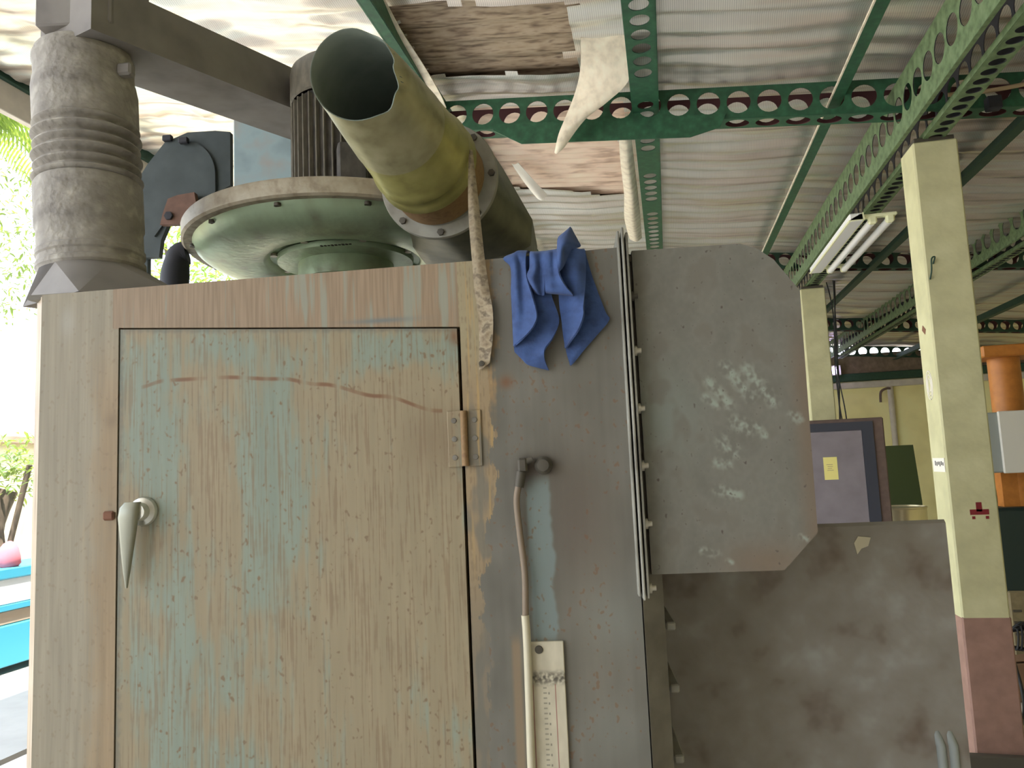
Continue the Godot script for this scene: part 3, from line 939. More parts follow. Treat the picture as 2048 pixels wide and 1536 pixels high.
func build_cabinet() -> void:
	var paint := plain("cabinet_paint", Color.WHITE, 0.55)
	paint.albedo_texture = cabinet_texture()
	paint.texture_repeat = false
	paint.heightmap_enabled = true
	paint.heightmap_texture = bump_tex
	paint.heightmap_scale = 0.03
	var at := Vector2(0, 0.87)
	var size := Vector2(0.98, 0.98)
	var t := mthing("dust_cabinet", "large sheet metal cabinet with streaked green and tan paint and a hinged door", "cabinet", Vector3(0.47, 0, -0.3))
	var st := S()
	var lay := Transform3D(Basis(Vector3.RIGHT, -PI / 2.0), Vector3.ZERO)   # (x, y) -> (u, -w), height along v
	prism(st, pv([0.031, 0.031, 0.949, 0.031, 0.98, 0.034, 0.98, 0.75, 0.0, 0.75, 0.0, 0.034]), 0.05, 1.80, lay)
	put("body", st, M.gap_dark, t)
	st = S()
	prism(st, pv([-0.001, 0.76, -0.001, 0.033, 0.0305, 0.0015, 0.033, 0.031, 0.004, 0.0345, 0.004, 0.76]), 0.05, 1.806, lay)
	put("corner_strip", st, M.streak_brown, t)
	st = S()
	prism(st, pv([0.949, 0.031, 0.951, 0.0, 0.984, 0.036, 0.984, 0.76, 0.98, 0.76, 0.98, 0.04]), 0.05, 1.815, lay)
	put("right_side", st, M.grey_dark_grime, t)
	st = S()
	bx(st, Vector3(0.49, 1.807, -0.385), Vector3(0.98, 0.008, 0.75))
	put("top_plate", st, M.grey_dark_grime, t)
	st = S()
	prism(st, pv([0.031, 0.05, 0.160, 0.05, 0.160, 1.7465, 0.7015, 1.7163, 0.7035, 0.05, 0.949, 0.05, 0.949, 1.823, 0.721, 1.817, 0.031, 1.8075]), -0.03, 0.0)
	put("front_frame", planar_uv(flat_mesh(st), at, size), paint, t)
	st = S()
	prism(st, pv([0.1622, 0.06, 0.6985, 0.06, 0.6965, 1.7140, 0.1622, 1.7440]), -0.028, -0.001)
	var door := put("door", planar_uv(flat_mesh(st), at, size), paint, t)
	door.set_meta("label", "worn door panel with a curved rust scratch")
	# door lever on a round rose
	st = S()
	var out := Transform3D(Basis(Vector3.RIGHT, PI / 2.0), Vector3(0.2035, 1.459, -0.001))
	lathe(st, pv([0.0225, 0.0, 0.0225, 0.003, 0.0205, 0.0065, 0.014, 0.009, 0.013, 0.018, 0.0115, 0.020, 0.0, 0.0205]), 40, out)
	put("lever_rose", st, M.lever_bright, door)
	st = S()
	var rings := []
	for p in [[0.1965, 1.474, 0.012, 0.008, 0.024, 0.012], [0.1935, 1.466, 0.0145, 0.010, 0.027, 0.014], [0.192, 1.452, 0.0150, 0.010, 0.028, 0.014], [0.191, 1.43, 0.0125, 0.009, 0.027, 0.012], [0.189, 1.40, 0.0088, 0.008, 0.025, 0.010], [0.1875, 1.37, 0.0048, 0.006, 0.023, 0.008], [0.187, 1.347, 0.0012, 0.002, 0.022, 0.004]]:
		var ring := PackedVector3Array()
		for j in 16:
			var a := TAU * j / 16.0
			var cx := signf(cos(a)) * pow(absf(cos(a)), 0.6)
			var sx := signf(sin(a)) * pow(absf(sin(a)), 0.6)
			ring.append(Vector3(p[0] + p[2] * cx, p[1], p[4] - 0.006 + p[5] * 0.5 * sx))
		rings.append(ring)
	rings.reverse()
	loft(st, rings, false, true, true)
	put("lever", st, M.lever_metal, door)
	st = S()
	bx(st, Vector3(0.1485, 1.4545, 0.002), Vector3(0.018, 0.014, 0.006), 0.003)
	put("latch_tab", st, M.rust_spot, t)
	# hinge
	st = S()
	tube(st, [Vector3(0.703, 1.506, 0.006), Vector3(0.703, 1.588, 0.006)], 0.0052, 14)
	var hinge := put("hinge", st, M.rust_brown, t)
	st = S()
	bx(st, Vector3(0.688, 1.547, 0.0015), Vector3(0.021, 0.084, 0.003), 0.001)
	put("hinge_leaf", planar_uv(flat_mesh(st), at, size), paint, hinge)
	st = S()
	bx(st, Vector3(0.718, 1.547, 0.0015), Vector3(0.021, 0.084, 0.003), 0.001)
	put("hinge_leaf", planar_uv(flat_mesh(st), at, size), paint, hinge)
	for k in 3:
		for e in [0.6875, 0.7185]:
			st = S()
			lathe(st, pv([0.0042, 0.0, 0.0038, 0.0012, 0.0, 0.0018]), 14, Transform3D(Basis(Vector3.RIGHT, PI / 2.0), Vector3(e, 1.574 - 0.0275 * k, 0.003)))
			put("screw", st, M.grey_dark_grime, hinge)
	# pressure gauge strip with its hose, screwed to the front
	var g := mthing("manometer", "white scale strip with red lines and a hose, at the bottom of the cabinet front", "gauge", Vector3(0.80, 1.15, 0.0))
	var bw := 52
	var bh := 420
	var img := Image.create(bw, bh, false, Image.FORMAT_RGB8)
	var nn := noise(21, 3)
	for y in bh:
		for x in bw:
			var f := nn.get_noise_2d(x * 0.05, y * 0.02)
			var c := Vector3(196, 188, 164) + Vector3(12, 12, 12) * f
			var dirt := smoothstep(14.0, 0.0, absf(y - 50.0)) * clampf(0.6 + 1.2 * nn.get_noise_2d(x * 0.12, y * 0.12), 0.0, 1.0)
			c = mixc(c, Vector3(76, 70, 60), dirt * 0.9)
			if y > 58 and (absi(x - 5) < 1 or absi(x - 37) < 1):
				c = mixc(c, Vector3(130, 62, 56), 0.8)
			if y > 58 and x > 19 and x < 25 and y % 7 < 2:
				c = mixc(c, Vector3(140, 134, 116), 0.8)
			if y > 58 and x > 26 and x < 29 and y % 14 < 3:
				c = mixc(c, Vector3(110, 104, 90), 0.7)
			img.set_pixel(x, y, Color8(clampi(int(c.x * 1.05), 0, 255), clampi(int(c.y * 1.05), 0, 255), clampi(int(c.z * 1.05), 0, 255)))
	var board := plain("gauge_board", Color.WHITE, 0.6)
	board.albedo_texture = ImageTexture.create_from_image(img)
	board.texture_repeat = false
	st = S()
	bx(st, Vector3(0.8085, 1.041, 0.003), Vector3(0.052, 0.42, 0.005), 0.001)
	put("scale_board", planar_uv(flat_mesh(st), Vector2(0.7825, 0.831), Vector2(0.052, 0.42)), board, g)
	st = S()
	lathe(st, pv([0.006, 0.0, 0.0055, 0.002, 0.0, 0.003]), 16, Transform3D(Basis(Vector3.RIGHT, PI / 2.0), Vector3(0.799, 1.240, 0.0055)))
	put("screw", st, M.dark_bolt, g)
	st = S()
	bx(st, Vector3(0.788, 1.503, 0.008), Vector3(0.014, 0.022, 0.016), 0.003)
	tube(st, [Vector3(0.786, 1.494, 0.012), Vector3(0.781, 1.472, 0.013)], 0.0075, 12)
	tube(st, [Vector3(0.792, 1.508, 0.010), Vector3(0.803, 1.512, 0.010)], 0.0045, 10)
	put("hose_fitting", st, M.dark_bolt, g)
	st = S()
	lathe(st, pv([0.0135, 0.0, 0.013, 0.006, 0.009, 0.010, 0.0085, 0.016, 0.0, 0.017]), 20, Transform3D(Basis(Vector3.RIGHT, PI / 2.0), Vector3(0.818, 1.502, 0.0)))
	put("pipe_stub", st, M.dark_bolt, g)
	st = S()
	tube(st, smooth_path([Vector3(0.781, 1.474, 0.013), Vector3(0.777, 1.45, 0.012), Vector3(0.780, 1.40, 0.010), Vector3(0.784, 1.35, 0.010), Vector3(0.783, 1.30, 0.012), Vector3(0.782, 1.285, 0.012)], 5), 0.0048, 10)
	put("hose", st, M.hose_brown, g)
	st = S()
	tube(st, smooth_path([Vector3(0.782, 1.29, 0.012), Vector3(0.783, 1.25, 0.012), Vector3(0.782, 1.15, 0.012), Vector3(0.781, 1.06, 0.012), Vector3(0.781, 0.85, 0.012)], 4), 0.0058, 10)
	put("sight_tube", st, M.hose_pale, g)


func build_duct_box() -> void:
	var paint := plain("duct_paint", Color.WHITE, 0.6)
	paint.albedo_texture = duct_texture()
	paint.texture_repeat = false
	var t := mthing("duct_box", "grey metal duct box with cut corners and a wiped hand print, bolted to the cabinet", "duct", Vector3(1.08, 1.34, -0.2))
	var st := S()
	prism(st, pv([0.966, 1.817, 1.126, 1.817, 1.150, 1.808, 1.173, 1.790, 1.207, 1.741, 1.203, 1.39, 1.153, 1.339, 0.966, 1.339]), -0.5, -0.002)
	put("shell", planar_uv(flat_mesh(st), Vector2(0.95, 1.33), Vector2(0.27, 0.5)), paint, t)
	for p in [[0.9455, 0.020, 1.8425, 1.312], [0.9515, 0.030, 1.845, 1.308], [0.9575, 0.026, 1.838, 1.310]]:
		st = S()
		bx(st, Vector3(p[0], (p[2] + p[3]) / 2.0, p[1] / 2.0 - 0.05), Vector3(0.0035, p[2] - p[3], p[1] + 0.1), 0.001)
		put("flange_plate", st, M.grey_grime, t)
	for v in [1.745, 1.663, 1.578, 1.495, 1.412, 1.322]:
		st = S()
		var out := Transform3D(Basis(Vector3.BACK, -PI / 2.0), Vector3(0.959, v, 0.010))
		lathe(st, pv([0.0075, 0.0, 0.0075, 0.005, 0.004, 0.0052, 0.004, 0.011, 0.0, 0.0112]), 6, out)
		put("bolt", st, M.bolt_metal if v < 1.7 else M.dark_bolt, t)
	# the lower box behind
	var h := mthing("hopper_box", "large stained grey metal box below and behind the bolted duct", "hopper", Vector3(1.26, 0.0, -0.55))
	st = S()
	var side := Transform3D(Basis(Vector3(0, 0, -1), Vector3.UP, Vector3(1, 0, 0)), Vector3.ZERO)   # (x, y) -> (-w, v), depth along u
	prism(st, pv([0.32, 0.02, 0.32, 1.368, 0.325, 1.374, 0.335, 1.372, 0.85, 1.15, 0.85, 0.02]), 1.006, 1.521, side)
	put("shell", st, M.hopper_paint, h)
	st = S()
	for u in [1.474, 1.495]:
		tube(st, [Vector3(u, 0.5, -0.320), Vector3(u, 0.985, -0.320), Vector3(u - 0.004, 1.008, -0.327)], 0.008, 10)
	put("folded_seam", st, M.box_grey, h)
	for v in [1.255, 1.165, 1.065]:
		st = S()
		bx(st, Vector3(0.994, v, -0.19), Vector3(0.014, 0.012, 0.27), 0.002)
		put("mounting_tab", st, M.grey_grime, h)
	st = S()
	prism(st, pv([1.362, 1.318, 1.358, 1.338, 1.366, 1.350, 1.388, 1.347, 1.382, 1.332, 1.370, 1.328]), -0.322, -0.3175)
	put("paint_chip", st, M.hose_pale, h)


func build_blower() -> void:
	var c := Vector3(0.371, 0.0, -0.529)
	var t := mthing("centrifugal_blower", "green centrifugal blower with a wide round housing and finned motor above the cabinet", "blower", Vector3(0.371, 1.811, -0.529))
	var xf := Transform3D(Basis(Vector3.RIGHT, -0.03), Vector3(c.x, 0.0, c.z)) * Transform3D(Basis(), Vector3(0, 0.0, 0.06))
	var st := S()
	lathe(st, pv([0.118, 1.985, 0.150, 1.985, 0.165, 1.984, 0.170, 1.976, 0.180, 1.972, 0.215, 1.968, 0.25, 1.968, 0.280, 1.972, 0.304, 1.981, 0.318, 1.992, 0.325, 2.004]), 72, xf)
	put("housing", st, M.blower_green, t)
	st = S()
	lathe(st, pv([0.318, 2.003, 0.341, 2.001, 0.346, 2.005, 0.347, 2.032, 0.344, 2.037, 0.335, 2.040, 0.28, 2.043, 0.0, 2.043]), 72, xf)
	put("rim", st, M.blower_rim, t)
	st = S()
	lathe(st, pv([0.106, 1.805, 0.106, 1.928]), 56, Transform3D(Basis(), Vector3(c.x, 0, c.z)))
	put("inlet_spigot", st, M.rust_brown, t)
	st = S()
	lathe(st, pv([0.106, 1.926, 0.109, 1.929, 0.106, 1.933, 0.106, 1.972, 0.150, 1.975, 0.152, 1.986, 0.118, 1.987]), 56, Transform3D(Basis(), Vector3(c.x, 0, c.z)))
	put("inlet_collar", st, M.blower_green, t)
	for k in 8:
		var a := TAU * (k + 0.35) / 8.0
		st = S()
		lathe(st, pv([0.0, -0.007, 0.008, -0.007, 0.008, 0.0]), 6, xf * Transform3D(Basis(), Vector3(0.158 * cos(a), 1.985, 0.158 * sin(a))))
		put("flange_bolt", st, M.bolt_metal, t)
	for k in 12:
		var a := TAU * (k + 0.2) / 12.0
		st = S()
		lathe(st, pv([0.0, -0.006, 0.007, -0.006, 0.007, 0.0]), 6, xf * Transform3D(Basis(), Vector3(0.322 * cos(a), 1.999, 0.322 * sin(a))))
		put("rim_bolt", st, M.dark_bolt, t)
	# motor
	st = S()
	lathe(st, pv([0.125, 2.04, 0.125, 2.06, 0.106, 2.064, 0.106, 2.344]), 48, Transform3D(Basis(), c))
	var motor := put("motor", st, M.motor_grey, t)
	for k in 40:
		var a := TAU * (k + 0.5) / 40.0
		st = S()
		bx(st, c + Vector3(0.110 * cos(a), 2.202, 0.110 * sin(a)), Vector3(0.016, 0.272, 0.0035), 0.001, Basis(Vector3.UP, -a))
		put("fin", st, M.fin_dust, motor)
	st = S()
	lathe(st, pv([0.114, 2.344, 0.1185, 2.347, 0.1185, 2.410, 0.115, 2.424, 0.104, 2.434, 0.07, 2.442, 0.0, 2.445]), 48, Transform3D(Basis(), c))
	put("fan_cowl", st, M.fin_dust, motor)
	st = S()
	bx(st, c + Vector3(0.05, 2.15, 0.115), Vector3(0.06, 0.1, 0.05), 0.004, Basis(Vector3.UP, 0.4))
	put("terminal_box", st, M.motor_grey, motor)
	# outlet hood from the housing to the round flange
	var fc := Vector3(0.644, 2.027, -0.20)
	var mc := Vector3(0.582, 2.066, 0.12)
	var axis := (mc - fc).normalized()
	var fn := (axis + Vector3(0.10, -0.12, 0.0)).normalized()
	st = S()
	var poly := pv([0.802, 2.013, 0.796, 1.959, 0.773, 1.945, 0.667, 1.93, 0.56, 1.96, 0.52, 2.0, 0.55, 2.05, 0.68, 2.15, 0.724, 2.165, 0.744, 2.131])
	var c0 := circle(fc, fn, 0.086, 48)
	var ring := PackedVector3Array()
	for p in c0:
		var d := Vector2(p.x - fc.x, p.y - fc.y).normalized()
		var o := Vector2(0.672, 2.03)
		var best := o
		for k in poly.size():
			var hit = Geometry2D.segment_intersects_segment(o, o + d, poly[k], poly[(k + 1) % poly.size()])
			if hit != null:
				best = hit
		ring.append(Vector3(best.x, best.y, -0.42))
	var back := PackedVector3Array()
	for p in ring:
		back.append(p + Vector3(0, 0, -0.2))
	var mid := PackedVector3Array()
	for k in 48:
		mid.append(c0[k].lerp(ring[k], 0.5))
	loft(st, [back, ring], false)
	loft(st, [ring, mid, c0], false)
	put("outlet_hood", st, M.hood_dark, t)
	st = S()
	var q := Quaternion(Vector3.UP, fn)
	var fx := Transform3D(Basis(q), fc)
	lathe(st, pv([0.084, -0.006, 0.108, -0.006, 0.110, -0.004, 0.110, 0.0, 0.108, 0.003, 0.086, 0.004, 0.084, 0.006]), 56, fx)
	put("outlet_flange", st, M.grey_grime, t)
	for k in 8:
		var a := TAU * (k + 0.1) / 8.0
		st = S()
		lathe(st, pv([0.0065, 0.0, 0.0065, 0.005, 0.0, 0.0055]), 6, fx * Transform3D(Basis(), Vector3(0.099 * cos(a), 0.003, 0.099 * sin(a))))
		put("outlet_bolt", st, M.dark_bolt, t)
	st = S()
	for k in 9:
		bx(st, xf * Vector3(-0.005 + 0.0075 * k, 1.9675, 0.155), Vector3(0.005, 0.001, 0.009 - 0.002 * (k % 3)))
	put("stamped_mark", st, M.gap_dark, t)
	# the spout: a tapered pipe with an oblique torn mouth
	var s := mthing("open_spout", "olive and yellow sheet metal pipe with an open torn mouth facing forward", "pipe", fc)
	var sections := [[0.0, 0.087], [0.12, 0.087], [0.16, 0.088], [0.18, 0.0922], [0.21, 0.0875], [0.26, 0.086], [0.28, 0.0905], [0.31, 0.0855], [0.6, 0.0775], [0.75, 0.071], [1.0, 0.0645]]
	var mn := (axis * 0.55 + Vector3(0.24, -0.47, 0.85) * 0.6).normalized()
	var mk := func(f: float, r: float, mouth := false) -> PackedVector3Array:
		var nrm := axis.lerp(mn, smoothstep(0.3, 1.0, f)).normalized()
		var out := circle(fc.lerp(mc, f), nrm, r, 64)
		if mouth:
			for j in out.size():
				var a := TAU * j / 64.0
				out[j] += -axis * 0.012 * maxf(0.0, cos(a + 0.2)) * (1.0 + 0.5 * sin(9.0 * a)) + (fc.lerp(mc, f) - out[j]) * 0.16 * pow(maxf(0.0, cos(a + 0.1)), 6.0)
		return out
	st = S()
	loft(st, [mk.call(0.0, 0.087), mk.call(0.1, 0.087), mk.call(0.165, 0.0875)])
	put("rusty_collar", st, M.rust_brown, s)
	st = S()
	var rr := []
	for f in sections.slice(2, 9):
		rr.append(mk.call(f[0], f[1]))
	loft(st, rr)
	put("yellow_band", st, M.spout_yellow, s)
	st = S()
	loft(st, [mk.call(0.56, 0.0795), mk.call(0.68, 0.0755), mk.call(0.82, 0.0705), mk.call(0.92, 0.0665), mk.call(1.0, 0.0645, true)])
	put("outer_sleeve", st, M.spout_olive, s)
	st = S()
	loft(st, [mk.call(1.0, 0.0645, true), mk.call(1.0, 0.0630, true), mk.call(0.92, 0.065), mk.call(0.7, 0.0725), mk.call(0.58, 0.0768), mk.call(0.54, 0.0745), mk.call(0.2, 0.083), mk.call(0.0, 0.084), mk.call(-0.15, 0.084)])
	put("inner_wall", st, M.spout_inside, s)


func build_left_pipes() -> void:
	# corrugated stack standing on the left end of the cabinet
	var foot := Vector3(0.006, 1.832, -0.17)
	var head := Vector3(-0.022, 2.332, -0.17)
	var t := mthing("corrugated_stack", "thick grey ribbed vertical pipe standing on the left end of the cabinet", "pipe", Vector3(0.0, 1.811, -0.17))
	var up := (head - foot).normalized()
	var xf := Transform3D(Basis(Quaternion(Vector3.UP, up)), foot)
	var st := S()
	lathe(st, pv([0.0859, 0.050, 0.0868, 0.056, 0.0904, 0.060, 0.0904, 0.068, 0.0870, 0.071, 0.0873, 0.080, 0.0902, 0.083, 0.0904, 0.091, 0.0877, 0.094, 0.0877, 0.130, 0.0904, 0.135, 0.0908, 0.215, 0.0868, 0.222]), 64, xf, 0.004)
	put("lower_sleeve", st, M.cement_grey, t)
	st = S()
	var prof := PackedVector2Array()
	for k in 61:
		var f := k / 60.0
		prof.append(Vector2(0.0845 + 0.0070 * sin(f * TAU * 5.5 - 1.2) + 0.0015 * sin(f * 17.0), 0.220 + f * 0.112))
	lathe(st, prof, 64, xf, 0.004)
	put("ribbed_hose", st, M.cement_grey, t)
	st = S()
	lathe(st, pv([0.0859, 0.330, 0.0886, 0.334, 0.0895, 0.400, 0.0868, 0.418, 0.0846, 0.424, 0.0850, 0.452, 0.0868, 0.456, 0.0864, 0.466, 0.0832, 0.470, 0.0823, 0.476, 0.0788, 0.481, 0.0698, 0.486, 0.0537, 0.488]), 64, xf, 0.004)
	put("upper_sleeve", st, M.cement_grey, t)
	st = S()
	bx(st, xf * Vector3(0.093, 0.425, 0.02), Vector3(0.028, 0.024, 0.02), 0.004)
	put("clamp_lug", st, M.flue_dark, t)
	# square hood that carries the stack
	st = S()
	var corners := [Vector3(0.090, 1.811, -0.004), Vector3(0.225, 1.811, -0.135), Vector3(0.09, 1.811, -0.29), Vector3(-0.064, 1.811, -0.082)]
	var top := circle(foot + up * 0.056, up, 0.0865, 48)
	var near := []
	for cn in corners:
		var best := 0
		for j in 48:
			if (top[j] - cn).length_squared() < (top[best] - cn).length_squared():
				best = j
		near.append(best)
	var inner := foot + Vector3(0.06, 0.0, 0.0)
	for k in 4:
		var from: int = near[k]
		var span: int = posmod(int(near[(k + 1) % 4]) - from, 48)
		var step := 1
		if span > 24:
			span = 48 - span
			step = -1
		var half := span / 2
		st.set_smooth_group(-1)
		face(st, [corners[k], corners[(k + 1) % 4], top[posmod(from + step * half, 48)]], inner)
		st.set_smooth_group(group_next + k)
		for j in half:
			face(st, [corners[k], top[posmod(from + step * j, 48)], top[posmod(from + step * (j + 1), 48)]], inner)
		st.set_smooth_group(group_next + (k + 1) % 4)
		for j in range(half, span):
			face(st, [corners[(k + 1) % 4], top[posmod(from + step * j, 48)], top[posmod(from + step * (j + 1), 48)]], inner)
	group_next += 4
	put("base_hood", st, M.flue_dark, t)
	# square flue leaving the head of the stack towards the back
	var d := Vector3(0.3951, 0.1087, -0.9122)
	var n := Vector3(-0.9176, 0.0, -0.3974)
	var p0 := Vector3(0.076, 2.306, -0.12)
	var r := mthing("square_flue", "dark grey square flue sloping from the ribbed stack to behind the motor", "duct", p0 + d * 0.4)
	var a0 := p0 - d * 0.05
	var a1 := p0 + d * 0.60
	st = S()
	var e0 := PackedVector3Array([a0, a0 + n * 0.15, a0 + n * 0.15 + Vector3(0, 0.1, 0), a0 + Vector3(0, 0.1, 0)])
	var e1 := PackedVector3Array([a1, a1 + n * 0.15, a1 + n * 0.15 + Vector3(0, 0.1, 0), a1 + Vector3(0, 0.1, 0)])
	loft(st, [e1, e0], true, true, true)
	put("run", st, M.flue_dark, r)
	st = S()
	bx(st, Vector3(0.0, 2.412, -0.17), Vector3(0.139, 0.165, 0.142), 0.003, Basis(Vector3.UP, 0.06))
	put("drop_box", st, M.flue_dark, r)
	# arched cover and teal box behind the stack
	var g := mthing("arched_cover", "dark slate panel with a raised arch, between the ribbed stack and the blower", "cover", Vector3(-0.115, 0.0, -0.52))
	st = S()
	prism(st, pv([-0.15, 2.015, -0.056, 2.013, -0.051, 2.053, -0.036, 2.088, 0.0, 2.115, 0.113, 2.17, 0.113, 2.297, 0.077, 2.303, 0.011, 2.304, -0.043, 2.285, -0.085, 2.235, -0.14, 2.15]), -0.515, -0.50)
	put("plate", st, M.slate_dark, g)
	st = S()
	var arch := PackedVector2Array()
	for k in 25:
		var a := PI * k / 24.0
		arch.append(Vector2(0.008 + 0.072 * cos(a), 2.195 + 0.085 * sin(a)))
	arch.append(Vector2(-0.064, 2.06))
	arch.append(Vector2(-0.03, 2.105))
	arch.append(Vector2(0.08, 2.15))
	prism(st, arch, -0.502, -0.494)
	put("raised_arch", st, M.slate_dark, g)
	st = S()
	bx(st, Vector3(-0.115, 1.06, -0.522), Vector3(0.05, 2.12, 0.014), 0.002)
	put("support_leg", st, M.slate_dark, g)
	for p in [Vector3(-0.035, 2.292, -0.497), Vector3(0.01, 2.278, -0.485)]:
		st = S()
		bx(st, p, Vector3(0.022, 0.014, 0.012), 0.002)
		put("cover_tab", st, M.near_black, g)
	var b := mthing("teal_box", "blue grey metal box under the square flue, left of the finned motor", "box", Vector3(0.10, 0.0, -1.03))
	st = S()
	bx(st, Vector3(0.05, 2.345, -1.03), Vector3(0.27, 0.42, 0.16), 0.004)
	put("shell", st, M.teal_metal, b)
	st = S()
	bx(st, Vector3(0.10, 1.07, -1.03), Vector3(0.08, 2.14, 0.1), 0.003)
	put("stand", st, M.near_black, b)
	# near black elbow and rusty lug by the housing
	var w := mthing("dark_elbow", "black elbow pipe rising from the cabinet top beside the round housing", "pipe", Vector3(0.008, 1.812, -0.45))
	st = S()
	tube(st, smooth_path([Vector3(0.008, 1.812, -0.45), Vector3(0.008, 1.93, -0.45), Vector3(0.014, 1.985, -0.45), Vector3(0.022, 2.0, -0.452), Vector3(0.034, 2.004, -0.455)], 6), [0.030, 0.030, 0.030, 0.030, 0.030, 0.030, 0.030, 0.030, 0.030, 0.029, 0.028, 0.027, 0.026, 0.026, 0.026, 0.026, 0.026, 0.026, 0.026, 0.026, 0.026, 0.026, 0.026, 0.026, 0.026], 20)
	put("bend", st, M.near_black, w)
	var l := mthing("rusty_bracket", "reddish brown bracket at the left tip of the round housing", "bracket", Vector3(0.0, 2.08, -0.52))
	st = S()
	prism(st, pv([-0.040, 2.080, -0.034, 2.105, -0.022, 2.139, 0.0, 2.146, 0.04, 2.15, 0.05, 2.09, 0.02, 2.078]), -0.49, -0.475)
	put("plate", st, M.lug_brown, l)
	st = S()
	lathe(st, pv([0.010, 0.0, 0.010, 0.006, 0.0, 0.007]), 6, Transform3D(Basis(Vector3.RIGHT, PI / 2.0), Vector3(-0.018, 2.098, -0.475)))
	put("bolt", st, M.near_black, l)


# ---------------------------------------------------------------- cloth, strap, torn foil
func sheet(st: SurfaceTool, rows: Array, thick: float, per := 6) -> void:
	# rows of Vector3, all the same length: a smooth cloth surface with a little thickness
	var fine := []
	for r in rows:
		fine.append(smooth_path(r, per))
	var cols := []
	for j in fine[0].size():
		var c := []
		for r in fine:
			c.append(r[j])
		cols.append(smooth_path(c, per))
	var nj: int = cols.size()
	var ni: int = cols[0].size()
	var nor := []
	for j in nj:
		var line := []
		for i in ni:
			var du: Vector3 = cols[mini(j + 1, nj - 1)][i] - cols[maxi(j - 1, 0)][i]
			var dv: Vector3 = cols[j][mini(i + 1, ni - 1)] - cols[j][maxi(i - 1, 0)]
			line.append(du.cross(dv).normalized() * thick / 2.0)
		nor.append(line)
	st.set_smooth_group(group_next)
	for j in nj - 1:
		for i in ni - 1:
			quad(st, cols[j][i] + nor[j][i], cols[j + 1][i] + nor[j + 1][i], cols[j + 1][i + 1] + nor[j + 1][i + 1], cols[j][i + 1] + nor[j][i + 1])
			quad(st, cols[j][i] - nor[j][i], cols[j][i + 1] - nor[j][i + 1], cols[j + 1][i + 1] - nor[j + 1][i + 1], cols[j + 1][i] - nor[j + 1][i])
	group_next += 1
	st.set_smooth_group(group_next)
	group_next += 1
	for j in nj - 1:
		for i in [0, ni - 1]:
			quad(st, cols[j][i] - nor[j][i], cols[j + 1][i] - nor[j + 1][i], cols[j + 1][i] + nor[j + 1][i], cols[j][i] + nor[j][i])
	for i in ni - 1:
		for j in [0, nj - 1]:
			quad(st, cols[j][i] - nor[j][i], cols[j][i + 1] - nor[j][i + 1], cols[j][i + 1] + nor[j][i + 1], cols[j][i] + nor[j][i])


func v3s(a: Array) -> Array:
	var out := []
	for i in range(0, a.size(), 3):
		out.append(Vector3(a[i], a[i + 1], a[i + 2]))
	return out


